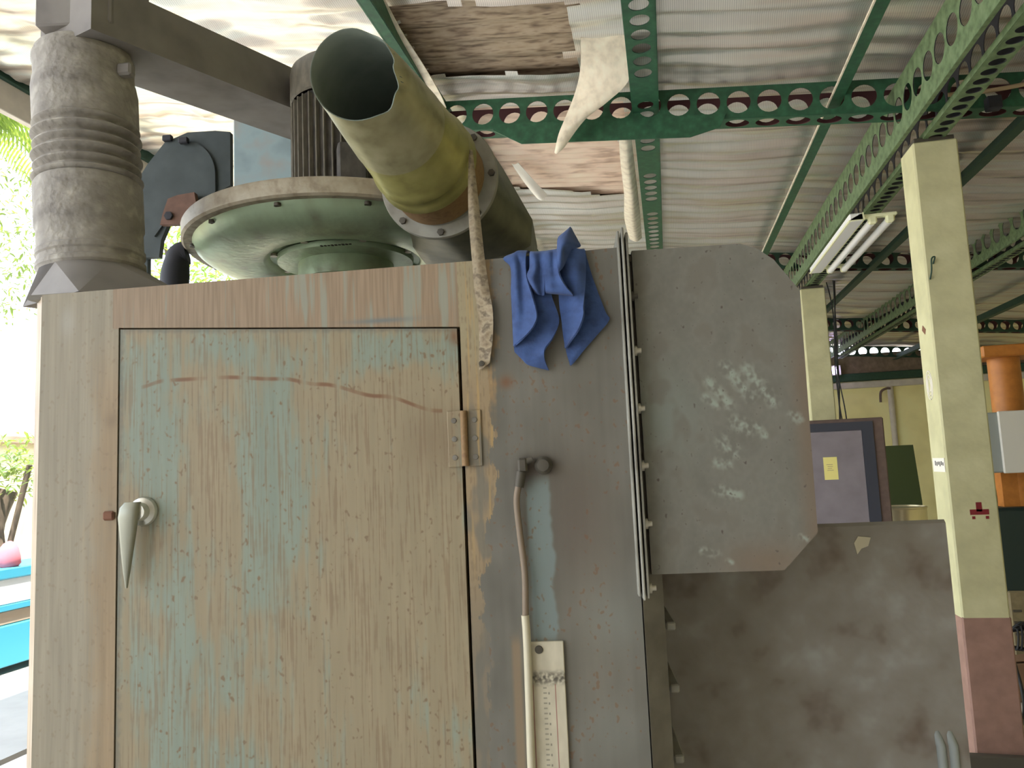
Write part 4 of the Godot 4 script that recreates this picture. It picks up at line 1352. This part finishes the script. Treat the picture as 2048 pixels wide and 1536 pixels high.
func build_soft_things() -> void:
	var t := mthing("cleaning_rag", "crumpled blue cloth draped over the top edge of the cabinet", "cloth", Vector3(0.83, 1.82, 0.0))
	var st := S()
	# left lobe, rear layer
	sheet(st, [
		v3s([0.7880, 1.8180, 0.004, 0.8080, 1.8170, 0.004, 0.8240, 1.8160, 0.004, 0.8380, 1.8150, 0.004]),
		v3s([0.7910, 1.7720, 0.006, 0.8070, 1.7700, 0.008, 0.8240, 1.7650, 0.012, 0.8420, 1.7580, 0.012]),
		v3s([0.7890, 1.7290, 0.005, 0.8070, 1.7280, 0.006, 0.8310, 1.7250, 0.014, 0.8520, 1.7160, 0.010]),
		v3s([0.7840, 1.6960, 0.005, 0.8040, 1.6940, 0.008, 0.8250, 1.6910, 0.012, 0.8420, 1.6880, 0.020]),
		v3s([0.7830, 1.6790, 0.005, 0.7980, 1.6750, 0.008, 0.8150, 1.6720, 0.010, 0.8300, 1.6720, 0.022]),
		v3s([0.7840, 1.6730, 0.004, 0.7940, 1.6630, 0.006, 0.8050, 1.6540, 0.009, 0.8280, 1.6580, 0.016]),
		v3s([0.7860, 1.6720, 0.004, 0.7970, 1.6600, 0.005, 0.8080, 1.6500, 0.008, 0.8330, 1.6420, 0.006]),
	], 0.0026)
	# left lobe, front fold
	sheet(st, [
		v3s([0.7890, 1.8300, -0.020, 0.7950, 1.8320, -0.020, 0.8010, 1.8300, -0.020, 0.8130, 1.8300, -0.020]),
		v3s([0.7730, 1.8160, 0.004, 0.7860, 1.8180, 0.010, 0.7950, 1.8230, 0.010, 0.8080, 1.8200, 0.012]),
		v3s([0.7840, 1.8010, 0.006, 0.7910, 1.8000, 0.016, 0.7990, 1.8000, 0.012, 0.8080, 1.7830, 0.022]),
		v3s([0.7830, 1.7630, 0.006, 0.7910, 1.7600, 0.018, 0.8010, 1.7580, 0.016, 0.8150, 1.7510, 0.030]),
		v3s([0.7830, 1.7300, 0.006, 0.7910, 1.7270, 0.018, 0.8030, 1.7260, 0.020, 0.8210, 1.7210, 0.036]),
		v3s([0.7830, 1.7040, 0.006, 0.7880, 1.7020, 0.014, 0.7990, 1.7010, 0.022, 0.8160, 1.7050, 0.036]),
		v3s([0.7830, 1.6880, 0.006, 0.7860, 1.6870, 0.010, 0.7910, 1.6870, 0.016, 0.8040, 1.6930, 0.028]),
		v3s([0.7830, 1.6810, 0.006, 0.7830, 1.6800, 0.008, 0.7840, 1.6800, 0.010, 0.7850, 1.6810, 0.012]),
	], 0.0026)
	# right lobe, rear flap
	sheet(st, [
		v3s([0.8450, 1.8290, -0.020, 0.8620, 1.8290, -0.020, 0.8800, 1.8290, -0.020, 0.8960, 1.8290, -0.020]),
		v3s([0.8480, 1.8190, 0.006, 0.8650, 1.8180, 0.006, 0.8810, 1.8170, 0.006, 0.8970, 1.8140, 0.006]),
		v3s([0.8560, 1.7740, 0.006, 0.8720, 1.7730, 0.007, 0.8890, 1.7720, 0.007, 0.9060, 1.7750, 0.005]),
		v3s([0.8580, 1.7230, 0.007, 0.8800, 1.7220, 0.008, 0.9010, 1.7220, 0.010, 0.9210, 1.7250, 0.006]),
		v3s([0.8600, 1.7060, 0.007, 0.8820, 1.7050, 0.007, 0.9030, 1.7050, 0.010, 0.9260, 1.7120, 0.006]),
		v3s([0.8600, 1.6860, 0.007, 0.8740, 1.6850, 0.007, 0.8920, 1.6840, 0.009, 0.9060, 1.6900, 0.006]),
		v3s([0.8600, 1.6700, 0.006, 0.8690, 1.6690, 0.007, 0.8780, 1.6680, 0.008, 0.8880, 1.6710, 0.006]),
		v3s([0.8630, 1.6550, 0.006, 0.8650, 1.6540, 0.006, 0.8690, 1.6540, 0.007, 0.8740, 1.6550, 0.006]),
		v3s([0.8650, 1.6480, 0.005, 0.8660, 1.6470, 0.005, 0.8660, 1.6480, 0.005, 0.8670, 1.6480, 0.005]),
	], 0.0026)
	# right lobe, front fold
	sheet(st, [
		v3s([0.8550, 1.8230, 0.014, 0.8700, 1.8220, 0.018, 0.8830, 1.8200, 0.018, 0.8960, 1.8180, 0.012]),
		v3s([0.8540, 1.7900, 0.018, 0.8680, 1.7890, 0.026, 0.8830, 1.7870, 0.028, 0.8950, 1.7870, 0.018]),
		v3s([0.8540, 1.7570, 0.014, 0.8670, 1.7550, 0.022, 0.8790, 1.7500, 0.032, 0.8920, 1.7530, 0.028]),
		v3s([0.8540, 1.7360, 0.012, 0.8670, 1.7320, 0.018, 0.8800, 1.7280, 0.034, 0.8890, 1.7280, 0.042]),
		v3s([0.8560, 1.7160, 0.010, 0.8660, 1.7140, 0.016, 0.8770, 1.7100, 0.030, 0.8880, 1.7130, 0.042]),
		v3s([0.8570, 1.6960, 0.010, 0.8650, 1.6950, 0.014, 0.8730, 1.6940, 0.024, 0.8800, 1.6950, 0.036]),
		v3s([0.8590, 1.6790, 0.010, 0.8620, 1.6790, 0.014, 0.8650, 1.6800, 0.018, 0.8690, 1.6820, 0.026]),
		v3s([0.8590, 1.6730, 0.008, 0.8600, 1.6730, 0.009, 0.8600, 1.6730, 0.010, 0.8610, 1.6730, 0.012]),
	], 0.0026)
	# short roll in the middle
	sheet(st, [
		v3s([0.8130, 1.8300, -0.020, 0.8200, 1.8290, -0.020, 0.8280, 1.8290, -0.020, 0.8370, 1.8290, -0.020]),
		v3s([0.8140, 1.8180, 0.016, 0.8200, 1.8160, 0.022, 0.8290, 1.8160, 0.020, 0.8360, 1.8150, 0.024]),
		v3s([0.8130, 1.7960, 0.018, 0.8210, 1.7920, 0.030, 0.8280, 1.7920, 0.024, 0.8360, 1.7900, 0.030]),
		v3s([0.8090, 1.7830, 0.022, 0.8170, 1.7750, 0.034, 0.8270, 1.7750, 0.024, 0.8350, 1.7730, 0.030]),
		v3s([0.8130, 1.7680, 0.020, 0.8200, 1.7620, 0.030, 0.8270, 1.7620, 0.024, 0.8340, 1.7640, 0.028]),
		v3s([0.8190, 1.7580, 0.018, 0.8240, 1.7540, 0.022, 0.8290, 1.7520, 0.020, 0.8330, 1.7520, 0.022]),
	], 0.0026)
	# short middle panel with its hem
	sheet(st, [
		v3s([0.8350, 1.8290, -0.020, 0.8420, 1.8290, -0.020, 0.8480, 1.8290, -0.020, 0.8560, 1.8290, -0.020]),
		v3s([0.8360, 1.8140, 0.026, 0.8430, 1.8140, 0.030, 0.8490, 1.8150, 0.028, 0.8560, 1.8150, 0.032]),
		v3s([0.8350, 1.7880, 0.032, 0.8420, 1.7870, 0.034, 0.8490, 1.7860, 0.034, 0.8560, 1.7800, 0.042]),
		v3s([0.8350, 1.7660, 0.032, 0.8430, 1.7640, 0.036, 0.8530, 1.7630, 0.038, 0.8650, 1.7580, 0.044]),
		v3s([0.8350, 1.7570, 0.028, 0.8440, 1.7540, 0.034, 0.8550, 1.7520, 0.036, 0.8740, 1.7470, 0.042]),
		v3s([0.8350, 1.7570, 0.018, 0.8440, 1.7540, 0.022, 0.8550, 1.7520, 0.024, 0.8740, 1.7470, 0.030]),
	], 0.0026)
	# upright peak folding over
	sheet(st, [
		v3s([0.8550, 1.7800, 0.042, 0.8600, 1.7860, 0.038, 0.8650, 1.7970, 0.028, 0.8690, 1.8080, 0.022]),
		v3s([0.8550, 1.8050, 0.038, 0.8600, 1.8060, 0.044, 0.8650, 1.8120, 0.034, 0.8770, 1.8200, 0.022]),
		v3s([0.8560, 1.8250, 0.024, 0.8620, 1.8240, 0.036, 0.8700, 1.8240, 0.034, 0.8890, 1.8250, 0.010]),
		v3s([0.8580, 1.8410, 0.010, 0.8640, 1.8390, 0.022, 0.8730, 1.8380, 0.022, 0.8860, 1.8360, 0.004]),
		v3s([0.8680, 1.8520, 0.000, 0.8710, 1.8500, 0.010, 0.8750, 1.8490, 0.010, 0.8810, 1.8480, 0.000]),
		v3s([0.8750, 1.8590, -0.004, 0.8760, 1.8600, -0.004, 0.8760, 1.8600, -0.004, 0.8770, 1.8590, -0.004]),
	], 0.0026)
	put("fabric", st, M.rag_blue, t)
	# strap
	var s := mthing("hanging_strap", "dirty beige strap hanging from the spout down over the cabinet front", "strap", Vector3(0.735, 1.82, 0.01))
	st = S()
	sheet(st, [
		v3s([0.7140, 2.036, -0.100, 0.7165, 2.036, -0.099, 0.7190, 2.036, -0.101]),
		v3s([0.7125, 1.959, -0.080, 0.7195, 1.960, -0.077, 0.7265, 1.959, -0.082]),
		v3s([0.7170, 1.886, -0.040, 0.7260, 1.887, -0.037, 0.7350, 1.886, -0.042]),
		v3s([0.7255, 1.815, 0.010, 0.7350, 1.816, 0.012, 0.7445, 1.815, 0.009]),
		v3s([0.7270, 1.770, 0.006, 0.7380, 1.770, 0.008, 0.7490, 1.769, 0.005]),
		v3s([0.7305, 1.735, 0.005, 0.7420, 1.735, 0.006, 0.7540, 1.733, 0.010]),
		v3s([0.7310, 1.700, 0.004, 0.7415, 1.700, 0.007, 0.7520, 1.698, 0.007]),
		v3s([0.7295, 1.670, 0.004, 0.7385, 1.670, 0.005, 0.7480, 1.670, 0.008]),
		v3s([0.7290, 1.648, 0.004, 0.7345, 1.650, 0.005, 0.7455, 1.658, 0.006]),
	], 0.0022)
	put("webbing", st, M.strap_dirt, s)
	st = S()
	lathe(st, pv([0.0045, 0.0, 0.004, 0.002, 0.0, 0.0025]), 14, Transform3D(Basis(Vector3.RIGHT, PI / 2.0), Vector3(0.7335, 1.657, 0.0085)))
	put("eyelet", st, M.dark_bolt, s)
	# torn pieces of insulation foil hanging under the roof
	var f1 := thing("torn_foil", "long curling flap of torn foil hanging down before the green rafter", "insulation", Vector3(-0.25, 3.62, -3.9), "torn pieces of roof foil")
	st = S()
	sheet(st, [
		v3s([-0.30, 3.665, -3.72, -0.2, 3.66, -3.74, -0.08, 3.655, -3.72]),
		v3s([-0.325, 3.60, -3.90, -0.2, 3.575, -3.88, -0.075, 3.59, -3.84]),
		v3s([-0.37, 3.53, -4.02, -0.27, 3.47, -3.98, -0.08, 3.50, -3.92]),
		v3s([-0.43, 3.43, -4.07, -0.37, 3.39, -4.03, -0.20, 3.44, -4.0]),
		v3s([-0.48, 3.33, -4.08, -0.45, 3.31, -4.05, -0.33, 3.38, -4.05]),
		v3s([-0.51, 3.23, -4.09, -0.495, 3.215, -4.07, -0.455, 3.25, -4.08]),
	], 0.004, 5)
	put("flap", st, M.foil_back, f1)
	var f2 := thing("torn_foil", "pleated edge of torn foil hanging along the left of the rusty opening", "insulation", Vector3(-1.2, 3.7, -3.6), "torn pieces of roof foil")
	st = S()
	sheet(st, [
		v3s([-1.24, 3.74, -3.15, -1.20, 3.74, -3.15, -1.17, 3.735, -3.15]),
		v3s([-1.25, 3.70, -3.4, -1.195, 3.665, -3.4, -1.15, 3.66, -3.4]),
		v3s([-1.26, 3.70, -3.7, -1.20, 3.64, -3.7, -1.13, 3.63, -3.7]),
		v3s([-1.26, 3.70, -3.95, -1.20, 3.62, -3.95, -1.12, 3.60, -3.95]),
		v3s([-1.25, 3.70, -4.15, -1.20, 3.64, -4.15, -1.14, 3.61, -4.15]),
	], 0.004, 5)
	put("flap", st, M.foil_back, f2)
	var f3 := thing("torn_foil", "narrow pale strip of torn foil hanging beside the broad purlin, behind the rafter", "insulation", Vector3(-0.15, 3.5, -5.3), "torn pieces of roof foil")
	st = S()
	sheet(st, [
		v3s([-0.17, 3.62, -4.6, -0.13, 3.61, -4.62, -0.10, 3.61, -4.6]),
		v3s([-0.19, 3.55, -5.1, -0.14, 3.53, -5.1, -0.10, 3.56, -5.1]),
		v3s([-0.20, 3.52, -5.7, -0.14, 3.49, -5.7, -0.10, 3.54, -5.7]),
		v3s([-0.23, 3.52, -6.3, -0.16, 3.49, -6.3, -0.10, 3.53, -6.3]),
		v3s([-0.22, 3.55, -7.0, -0.16, 3.52, -7.0, -0.11, 3.55, -7.0]),
	], 0.004, 5)
	put("flap", st, M.foil_back, f3)
	var f4 := thing("torn_foil", "small white scrap of foil below the rafter, right of the spout flange", "insulation", Vector3(-0.85, 3.6, -5.8), "torn pieces of roof foil")
	st = S()
	sheet(st, [
		v3s([-0.98, 3.70, -5.3, -0.96, 3.70, -5.32, -0.93, 3.70, -5.3]),
		v3s([-0.94, 3.66, -5.6, -0.90, 3.64, -5.62, -0.86, 3.66, -5.6]),
		v3s([-0.88, 3.60, -5.8, -0.84, 3.58, -5.8, -0.80, 3.62, -5.78]),
	], 0.004, 4)
	put("flap", st, M.paper_white, f4)


# ---------------------------------------------------------------- things farther back
func build_background() -> void:
	var t := thing("strip_light", "white twin tube fluorescent fitting hanging under the moss green beam", "light", Vector3(1.32, 2.93, -5.55))
	var st := S()
	bx(st, Vector3(1.215, 2.925, -5.55), Vector3(0.085, 0.05, 1.34), 0.008)
	put("housing", st, M.tube_white, t)
	st = S()
	prism(st, pv([1.165, 2.905, 1.172, 2.90, 1.262, 2.905, 1.256, 2.952]), -6.22, -4.88)
	put("reflector", st, M.cream_light, t)
	for u in [1.315, 1.415]:
		st = S()
		tube(st, [Vector3(u, 2.905, -4.95), Vector3(u, 2.905, -6.17)], 0.024, 16)
		put("tube", st, M.tube_white, t)
	for e in [-4.93, -6.19]:
		st = S()
		bx(st, Vector3(1.33, 2.935, e), Vector3(0.25, 0.02, 0.05), 0.006)
		bx(st, Vector3(1.315, 2.91, e), Vector3(0.05, 0.05, 0.04), 0.01)
		bx(st, Vector3(1.415, 2.91, e), Vector3(0.05, 0.05, 0.04), 0.01)
		put("lamp_holder", st, M.cream_light, t)
	for e in [-5.2, -5.95]:
		st = S()
		tube(st, [Vector3(1.32, 2.94, e), Vector3(1.34, 3.125, e)], 0.006, 8)
		put("hanger", st, M.dark_bolt, t)
	# cabinet with the note
	t = thing("switch_cabinet", "brown framed metal cabinet with a mauve door and yellow note, before the farther column", "cabinet", Vector3(1.35, 0, -7.1))
	st = S()
	bx(st, Vector3(1.36, 0.9, -7.16), Vector3(0.86, 1.78, 0.4), 0.01)
	put("shell", st, M.locker_brown, t)
	st = S()
	prism(st, pv([0.94, 0.1, 0.98, 0.1, 0.98, 1.69, 1.61, 1.69, 1.61, 0.1, 1.70, 0.1, 1.70, 1.76, 0.94, 1.76]), -6.965, -6.945)
	put("door_gasket", st, M.locker_gasket, t)
	st = S()
	bx(st, Vector3(1.295, 0.9, -6.955), Vector3(0.63, 1.58, 0.012), 0.004)
	put("door", st, M.locker_mauve, t)
	var note := thing("yellow_note", "small yellow paper note stuck on the mauve cabinet door", "note", Vector3(1.335, 1.375, -6.946))
	st = S()
	bx(st, Vector3(1.338, 1.378, -6.9475), Vector3(0.11, 0.19, 0.002), 0.0)
	put("sheet", st, M.paper_yellow, note)
	st = S()
	for k in 4:
		bx(st, Vector3(1.33 + 0.004 * (k % 2), 1.41 - 0.016 * k, -6.946), Vector3(0.05 - 0.008 * (k % 3), 0.004, 0.001))
	put("handwriting", st, M.tan_cable, note)
	t = thing("green_housing", "dark olive machine housing in front of the yellow wall, right of the mauve cabinet", "machine", Vector3(2.43, 0, -9.3))
	st = S()
	prism(st, pv([2.18, 0.05, 2.68, 0.05, 2.68, 0.95, 2.645, 1.56, 2.20, 1.56, 2.20, 0.95]), -9.7, -9.2)
	put("shell", st, M.olive_box, t)
	st = S()
	bx(st, Vector3(2.43, 0.03, -9.45), Vector3(0.56, 0.06, 0.56), 0.005)
	put("foot", st, M.near_black, t)
	t = thing("steel_drum", "bright steel drum just above the grey hopper edge, left of the tall column", "drum", Vector3(2.19, 0, -8.2))
	st = S()
	lathe(st, pv([0.0, 0.0, 0.22, 0.0, 0.225, 0.01, 0.225, 0.30, 0.230, 0.31, 0.225, 0.32, 0.225, 0.62, 0.230, 0.63, 0.225, 0.64, 0.225, 0.94, 0.232, 0.945, 0.232, 0.96, 0.222, 0.962, 0.218, 0.95, 0.0, 0.945]), 40, Transform3D(Basis(), Vector3(2.19, 0, -8.2)))
	put("barrel", st, M.bright_steel, t)
	# wall pipe, and a glowing stand-in for daylight through a slot
	t = thing("wall_pipe", "grey vertical pipe with a bent hook fixed on the yellow far wall", "pipe", Vector3(3.98, 1.2, -14.86))
	st = S()
	tube(st, [Vector3(3.98, 0.0, -14.84), Vector3(3.98, 2.66, -14.84)], 0.05, 14)
	put("riser", st, M.gutter, t)
	st = S()
	tube(st, smooth_path([Vector3(3.97, 2.62, -14.8), Vector3(3.9, 2.62, -14.78), Vector3(3.80, 2.56, -14.76), Vector3(3.78, 2.38, -14.76)], 5), 0.022, 10)
	put("hook", st, M.locker_brown, t)
	t = thing("daylight_slot", "tiny violet white glow added for daylight through a slot, beside the cables of the farther column", "daylight_glow", Vector3(3.06, 3.0, -14.75))
	for k in 2:
		st = S()
		bx(st, Vector3(3.02 + 0.075 * k, 3.0, -14.72), Vector3(0.05, 0.13, 0.02), 0.006)
		put("glow_bar", st, M.slot_glow, t)
	st = S()
	bx(st, Vector3(3.06, 3.0, -14.75), Vector3(0.2, 0.18, 0.03), 0.006)
	put("back_plate", st, M.box_white, t)
	var lt := OmniLight3D.new()  # faint light added to go with the slot glow
	lt.name = "daylight_slot_light"
	lt.position = Vector3(3.06, 3.0, -14.68)
	lt.light_color = Color(0.85, 0.78, 1.0)
	lt.light_energy = 0.05
	lt.light_size = 0.05
	lt.omni_range = 20.0
	lt.omni_attenuation = 2.0
	lt.shadow_enabled = true
	add_child(lt)
	# orange machine with its motor box
	t = thing("orange_machine", "tall orange machine column with a flat cap at the right edge", "machine", Vector3(2.2, 0, -5.6))
	st = S()
	tube(st, [Vector3(2.235, 1.0, -5.66), Vector3(2.235, 2.085, -5.66)], 0.095, 32)
	put("post", st, M.orange_paint, t)
	st = S()
	bx(st, Vector3(2.275, 2.12, -5.66), Vector3(0.44, 0.075, 0.34), 0.008)
	put("cap", st, M.orange_paint, t)
	st = S()
	prism(st, pv([2.11, 1.0, 2.42, 1.0, 2.42, 1.36, 2.11, 1.36]), -5.82, -5.57)
	put("waist", st, M.orange_paint, t)
	st = S()
	bx(st, Vector3(2.25, 0.83, -5.62), Vector3(0.56, 0.56, 0.36), 0.02)
	put("gear_case", st, M.machine_green, t)
	st = S()
	bx(st, Vector3(2.27, 0.3, -5.62), Vector3(0.5, 0.6, 0.4), 0.01)
	put("pedestal", st, M.panel_beige, t)
	for k in 3:
		st = S()
		bx(st, Vector3(2.06, 0.48 - 0.07 * k, -5.418), Vector3(0.05, 0.015, 0.004), 0.001)
		put("vent_slot", st, M.dark_bolt, t)
	t = thing("motor_box", "grey and white box mounted on the orange machine, right of the tall column", "box", Vector3(2.15, 1.33, -5.3))
	st = S()
	bx(st, Vector3(2.13, 1.525, -5.36), Vector3(0.50, 0.37, 0.26), 0.008, Basis(Vector3.UP, 0.0))
	put("case", st, M.box_grey, t)
	st = S()
	bx(st, Vector3(2.19, 1.525, -5.222), Vector3(0.385, 0.378, 0.024), 0.004)
	put("cover", st, M.box_white, t)
	t = thing("dropped_cable", "black cable looping down in front of the orange machine to the floor", "cable", Vector3(2.0, 0.0, -5.2))
	st = S()
	tube(st, smooth_path([Vector3(1.914, 1.345, -5.2), Vector3(1.912, 1.2, -5.16), Vector3(1.90, 1.03, -5.15), Vector3(1.881, 0.77, -5.15), Vector3(1.877, 0.50, -5.13), Vector3(1.885, 0.3, -5.1), Vector3(1.90, 0.12, -5.06), Vector3(1.86, 0.02, -4.95), Vector3(1.75, 0.012, -4.75), Vector3(1.62, 0.012, -4.5)], 5), 0.010, 8)
	put("cable", st, M.black_cable, t)
	st = S()
	for k in 7:
		tube(st, smooth_path([Vector3(1.88, 0.42, -5.11), Vector3(1.92 + 0.02 * k, 0.44 + 0.02 * (k % 3), -5.08), Vector3(1.91 + 0.02 * k, 0.33, -5.08), Vector3(1.885, 0.34, -5.1)], 4), 0.007, 6)
	put("coil", st, M.black_cable, t)
	t = thing("floor_bar", "dark steel bar lying on the floor before the pink column foot", "bar", Vector3(1.72, 0.0, -4.12))
	st = S()
	bx(st, Vector3(1.72, 0.03, -4.12), Vector3(0.9, 0.06, 0.05), 0.006, Basis(Vector3.UP, -0.08))
	put("bar", st, M.dark_bolt, t)
	t = thing("carton", "flattened brown carton leaning at the foot of the orange machine", "box", Vector3(2.05, 0.0, -5.1))
	st = S()
	bx(st, Vector3(2.06, 0.11, -5.26), Vector3(0.46, 0.22, 0.14), 0.006, Basis(Vector3.UP, 0.1))
	put("carton_body", st, M.cardboard, t)
	st = S()
	bx(st, Vector3(1.96, 0.232, -5.26), Vector3(0.22, 0.006, 0.13), 0.001, Basis(Vector3.BACK, 0.12))
	put("carton_flap", st, M.cardboard, t)
	t = thing("roof_cable", "tan cable slung along the rafter at the upper right", "cable", Vector3(2.1, 3.27, -4.15))
	st = S()
	tube(st, smooth_path([Vector3(1.52, 3.30, -4.14), Vector3(1.7, 3.29, -4.13), Vector3(1.95, 3.31, -4.13), Vector3(2.3, 3.36, -4.12), Vector3(2.7, 3.34, -4.12)], 5), 0.011, 8)
	put("cable", st, M.tan_cable, t)
	st = S()
	bx(st, Vector3(1.72, 3.22, -4.13), Vector3(0.07, 0.07, 0.05), 0.006)
	put("junction_box", st, M.near_black, t)


# ---------------------------------------------------------------- the yard on the open side
func leaf_mesh(long: float, wide: float, m: Material) -> ArrayMesh:
	var st := S()
	st.set_smooth_group(1)
	var p := [Vector3(0, 0, 0), Vector3(wide * 0.5, 0.05 * long, long * 0.35), Vector3(wide * 0.4, 0.02 * long, long * 0.7), Vector3(0, -0.12 * long, long), Vector3(-wide * 0.4, 0.02 * long, long * 0.7), Vector3(-wide * 0.5, 0.05 * long, long * 0.35)]
	var mid := Vector3(0, 0, long * 0.5)
	for k in 6:
		tri(st, mid, p[k], p[(k + 1) % 6])
	st.generate_normals()
	var me := st.commit()
	me.surface_set_material(0, m)
	return me


func foliage(called: String, me: Mesh, places: Array, parent: Node3D) -> void:
	var mm := MultiMesh.new()
	mm.transform_format = MultiMesh.TRANSFORM_3D
	mm.mesh = me
	mm.instance_count = places.size()
	for i in places.size():
		mm.set_instance_transform(i, places[i])
	var o := MultiMeshInstance3D.new()
	o.name = called
	o.multimesh = mm
	o.set_meta("kind", "stuff")
	parent.add_child(o, true)
	o.position = shift[parent]


func bushy_tree(label: String, base: Vector3, high: float, crown: Vector3, centre: float, count: int, leaf: Mesh, arms := 5) -> void:
	var t := thing("leafy_tree", label, "tree", base, "trees beyond the open side")
	var st := S()
	tube(st, smooth_path([base, base + Vector3(0.08, high * 0.35, 0.05), base + Vector3(-0.05, high * 0.7, 0.1), base + Vector3(0.02, high, 0.0)], 4), 0.09, 10)
	for k in arms:
		var a := TAU * k / 5.0
		tube(st, [base + Vector3(0, high * 0.5, 0), base + Vector3(crown.x * 0.6 * cos(a), centre + 0.3 * sin(a * 2.0), crown.z * 0.6 * sin(a))], 0.03, 6)
	put("trunk", st, M.bark, t)
	var places := []
	for i in count:
		var d := Vector3(rng.randfn(), rng.randfn(), rng.randfn()).normalized() * pow(rng.randf(), 0.4)
		var p := base + Vector3(0, centre, 0) + Vector3(d.x * crown.x, d.y * crown.y, d.z * crown.z)
		var b := Basis.from_euler(Vector3(rng.randf_range(-0.3, 1.0), rng.randf_range(0, TAU), rng.randf_range(-0.5, 0.5))).scaled(Vector3.ONE * rng.randf_range(0.7, 1.3))
		places.append(Transform3D(b, p))
	foliage("foliage", leaf, places, t)


func build_outside() -> void:
	var st := S()
	bx(st, Vector3(-28.75, -0.13, -5.0), Vector3(49.8, 0.2, 60.0))
	bx(st, Vector3(1.6, -0.13, 16.2), Vector3(11.0, 0.2, 20.0))
	bx(st, Vector3(1.6, -0.13, -22.7), Vector3(11.0, 0.2, 15.0))
	struct("trim_4", st, M.yard)
	var t := thing("garden_wall", "pale yellow garden wall with a coping, beyond the open left side", "wall", Vector3(-7.4, 0, -9.0))
	st = S()
	bx(st, Vector3(-7.4, 1.0, -9.0), Vector3(0.16, 2.06, 16.0))
	put("masonry", st, M.garden_wall, t)
	st = S()
	bx(st, Vector3(-7.4, 2.07, -9.0), Vector3(0.3, 0.09, 16.0), 0.01)
	put("coping", st, M.tan_stone, t)
	t = thing("turquoise_counter", "turquoise counter with a white band outside, at the left edge of the picture", "counter", Vector3(-5.75, 0, -5.9))
	st = S()
	bx(st, Vector3(-5.8, 0.20, -5.8), Vector3(0.5, 0.34, 1.6), 0.01)
	put("plinth", st, M.turquoise, t)
	st = S()
	bx(st, Vector3(-5.8, 0.43, -5.8), Vector3(0.46, 0.12, 1.5), 0.01)
	put("recess", st, M.tan_stone, t)
	st = S()
	bx(st, Vector3(-5.8, 0.515, -5.8), Vector3(0.52, 0.05, 1.6), 0.005)
	put("shelf_edge", st, M.turquoise, t)
	st = S()
	bx(st, Vector3(-5.8, 0.65, -5.8), Vector3(0.5, 0.22, 1.6), 0.01)
	put("white_band", st, M.white_paint, t)
	st = S()
	bx(st, Vector3(-5.8, 0.80, -5.8), Vector3(0.54, 0.09, 1.62), 0.01)
	put("counter_top", st, M.turquoise, t)
	t = thing("pink_bundle", "small pink cloth bundle lying on the turquoise counter", "cloth", Vector3(-5.62, 0.845, -5.78))
	st = S()
	var rings := []
	for p in [[0.0, 0.06], [0.03, 0.085], [0.09, 0.09], [0.15, 0.075], [0.2, 0.045], [0.22, 0.01]]:
		var ring := PackedVector3Array()
		for j in 20:
			var a := TAU * j / 20.0
			var r: float = p[1] * (1.0 + 0.12 * sin(3.0 * a + p[0] * 20.0))
			ring.append(Vector3(-5.62 + r * cos(a), 0.845 + p[0], -5.75 - r * sin(a)))
		rings.append(ring)
	loft(st, rings, false, true, true)
	put("bundle", st, M.pink_cloth, t)
	var big := leaf_mesh(0.14, 0.06, M.leaf)
	var fine := leaf_mesh(0.10, 0.03, M.leaf_dark)
	bushy_tree("broad leafed green tree seen between the black elbow and the round housing", Vector3(-8.3, 0, -12.4), 4.6, Vector3(2.1, 1.9, 2.4), 5.2, 3600, big)
	bushy_tree("sparse feathery tree beyond the yellow garden wall, left of the stack", Vector3(-9.2, 0, -8.3), 3.9, Vector3(1.6, 1.5, 1.5), 5.0, 3000, fine, 0)
	bushy_tree("low shrub before the garden wall, above the turquoise counter", Vector3(-6.7, 0, -6.8), 1.5, Vector3(0.45, 0.4, 0.5), 1.75, 420, fine, 2)
	# palm
	var base := Vector3(-7.9, 0, -7.15)
	t = thing("palm", "tall palm with arching fronds at the upper left, beyond the eave", "tree", base)
	st = S()
	tube(st, smooth_path([base, base + Vector3(0.1, 2.0, 0.05), base + Vector3(0.05, 4.0, 0.0), base + Vector3(0.1, 6.0, 0.1)], 4), 0.12, 12)
	put("trunk", st, M.bark, t)
	var blade := leaf_mesh(0.55, 0.045, M.leaf_palm)
	for k in 13:
		var a := TAU * k / 13.0 + 0.2
		var pts := []
		for j in 12:
			var f := j / 11.0
			var r := 2.3 * f
			pts.append(base + Vector3(0.1 + r * cos(a), 6.0 + 0.9 * f - 2.6 * f * f * (0.7 + 0.3 * (k % 3)), 0.1 + r * sin(a)))
		st = S()
		tube(st, pts, 0.012, 6)
		var rib := put("frond", st, M.leaf_palm, t)
		var places := []
		for j in range(2, 46):
			var f := j / 46.0
			var p: Vector3 = pts[int(f * 11)].lerp(pts[mini(int(f * 11) + 1, 11)], f * 11 - int(f * 11))
			for s in [-1.0, 1.0]:
				var dir: Vector3 = (Vector3(cos(a), 0, sin(a)) * 0.5 + Vector3(-sin(a), 0, cos(a)) * s + Vector3(0, -0.7, 0)).normalized()
				places.append(Transform3D(Basis.looking_at(-dir, Vector3.UP).scaled(Vector3.ONE * (1.0 - 0.5 * f)), p))
		shift[rib] = Vector3.ZERO
		foliage("leaflets", blade, places, rib)
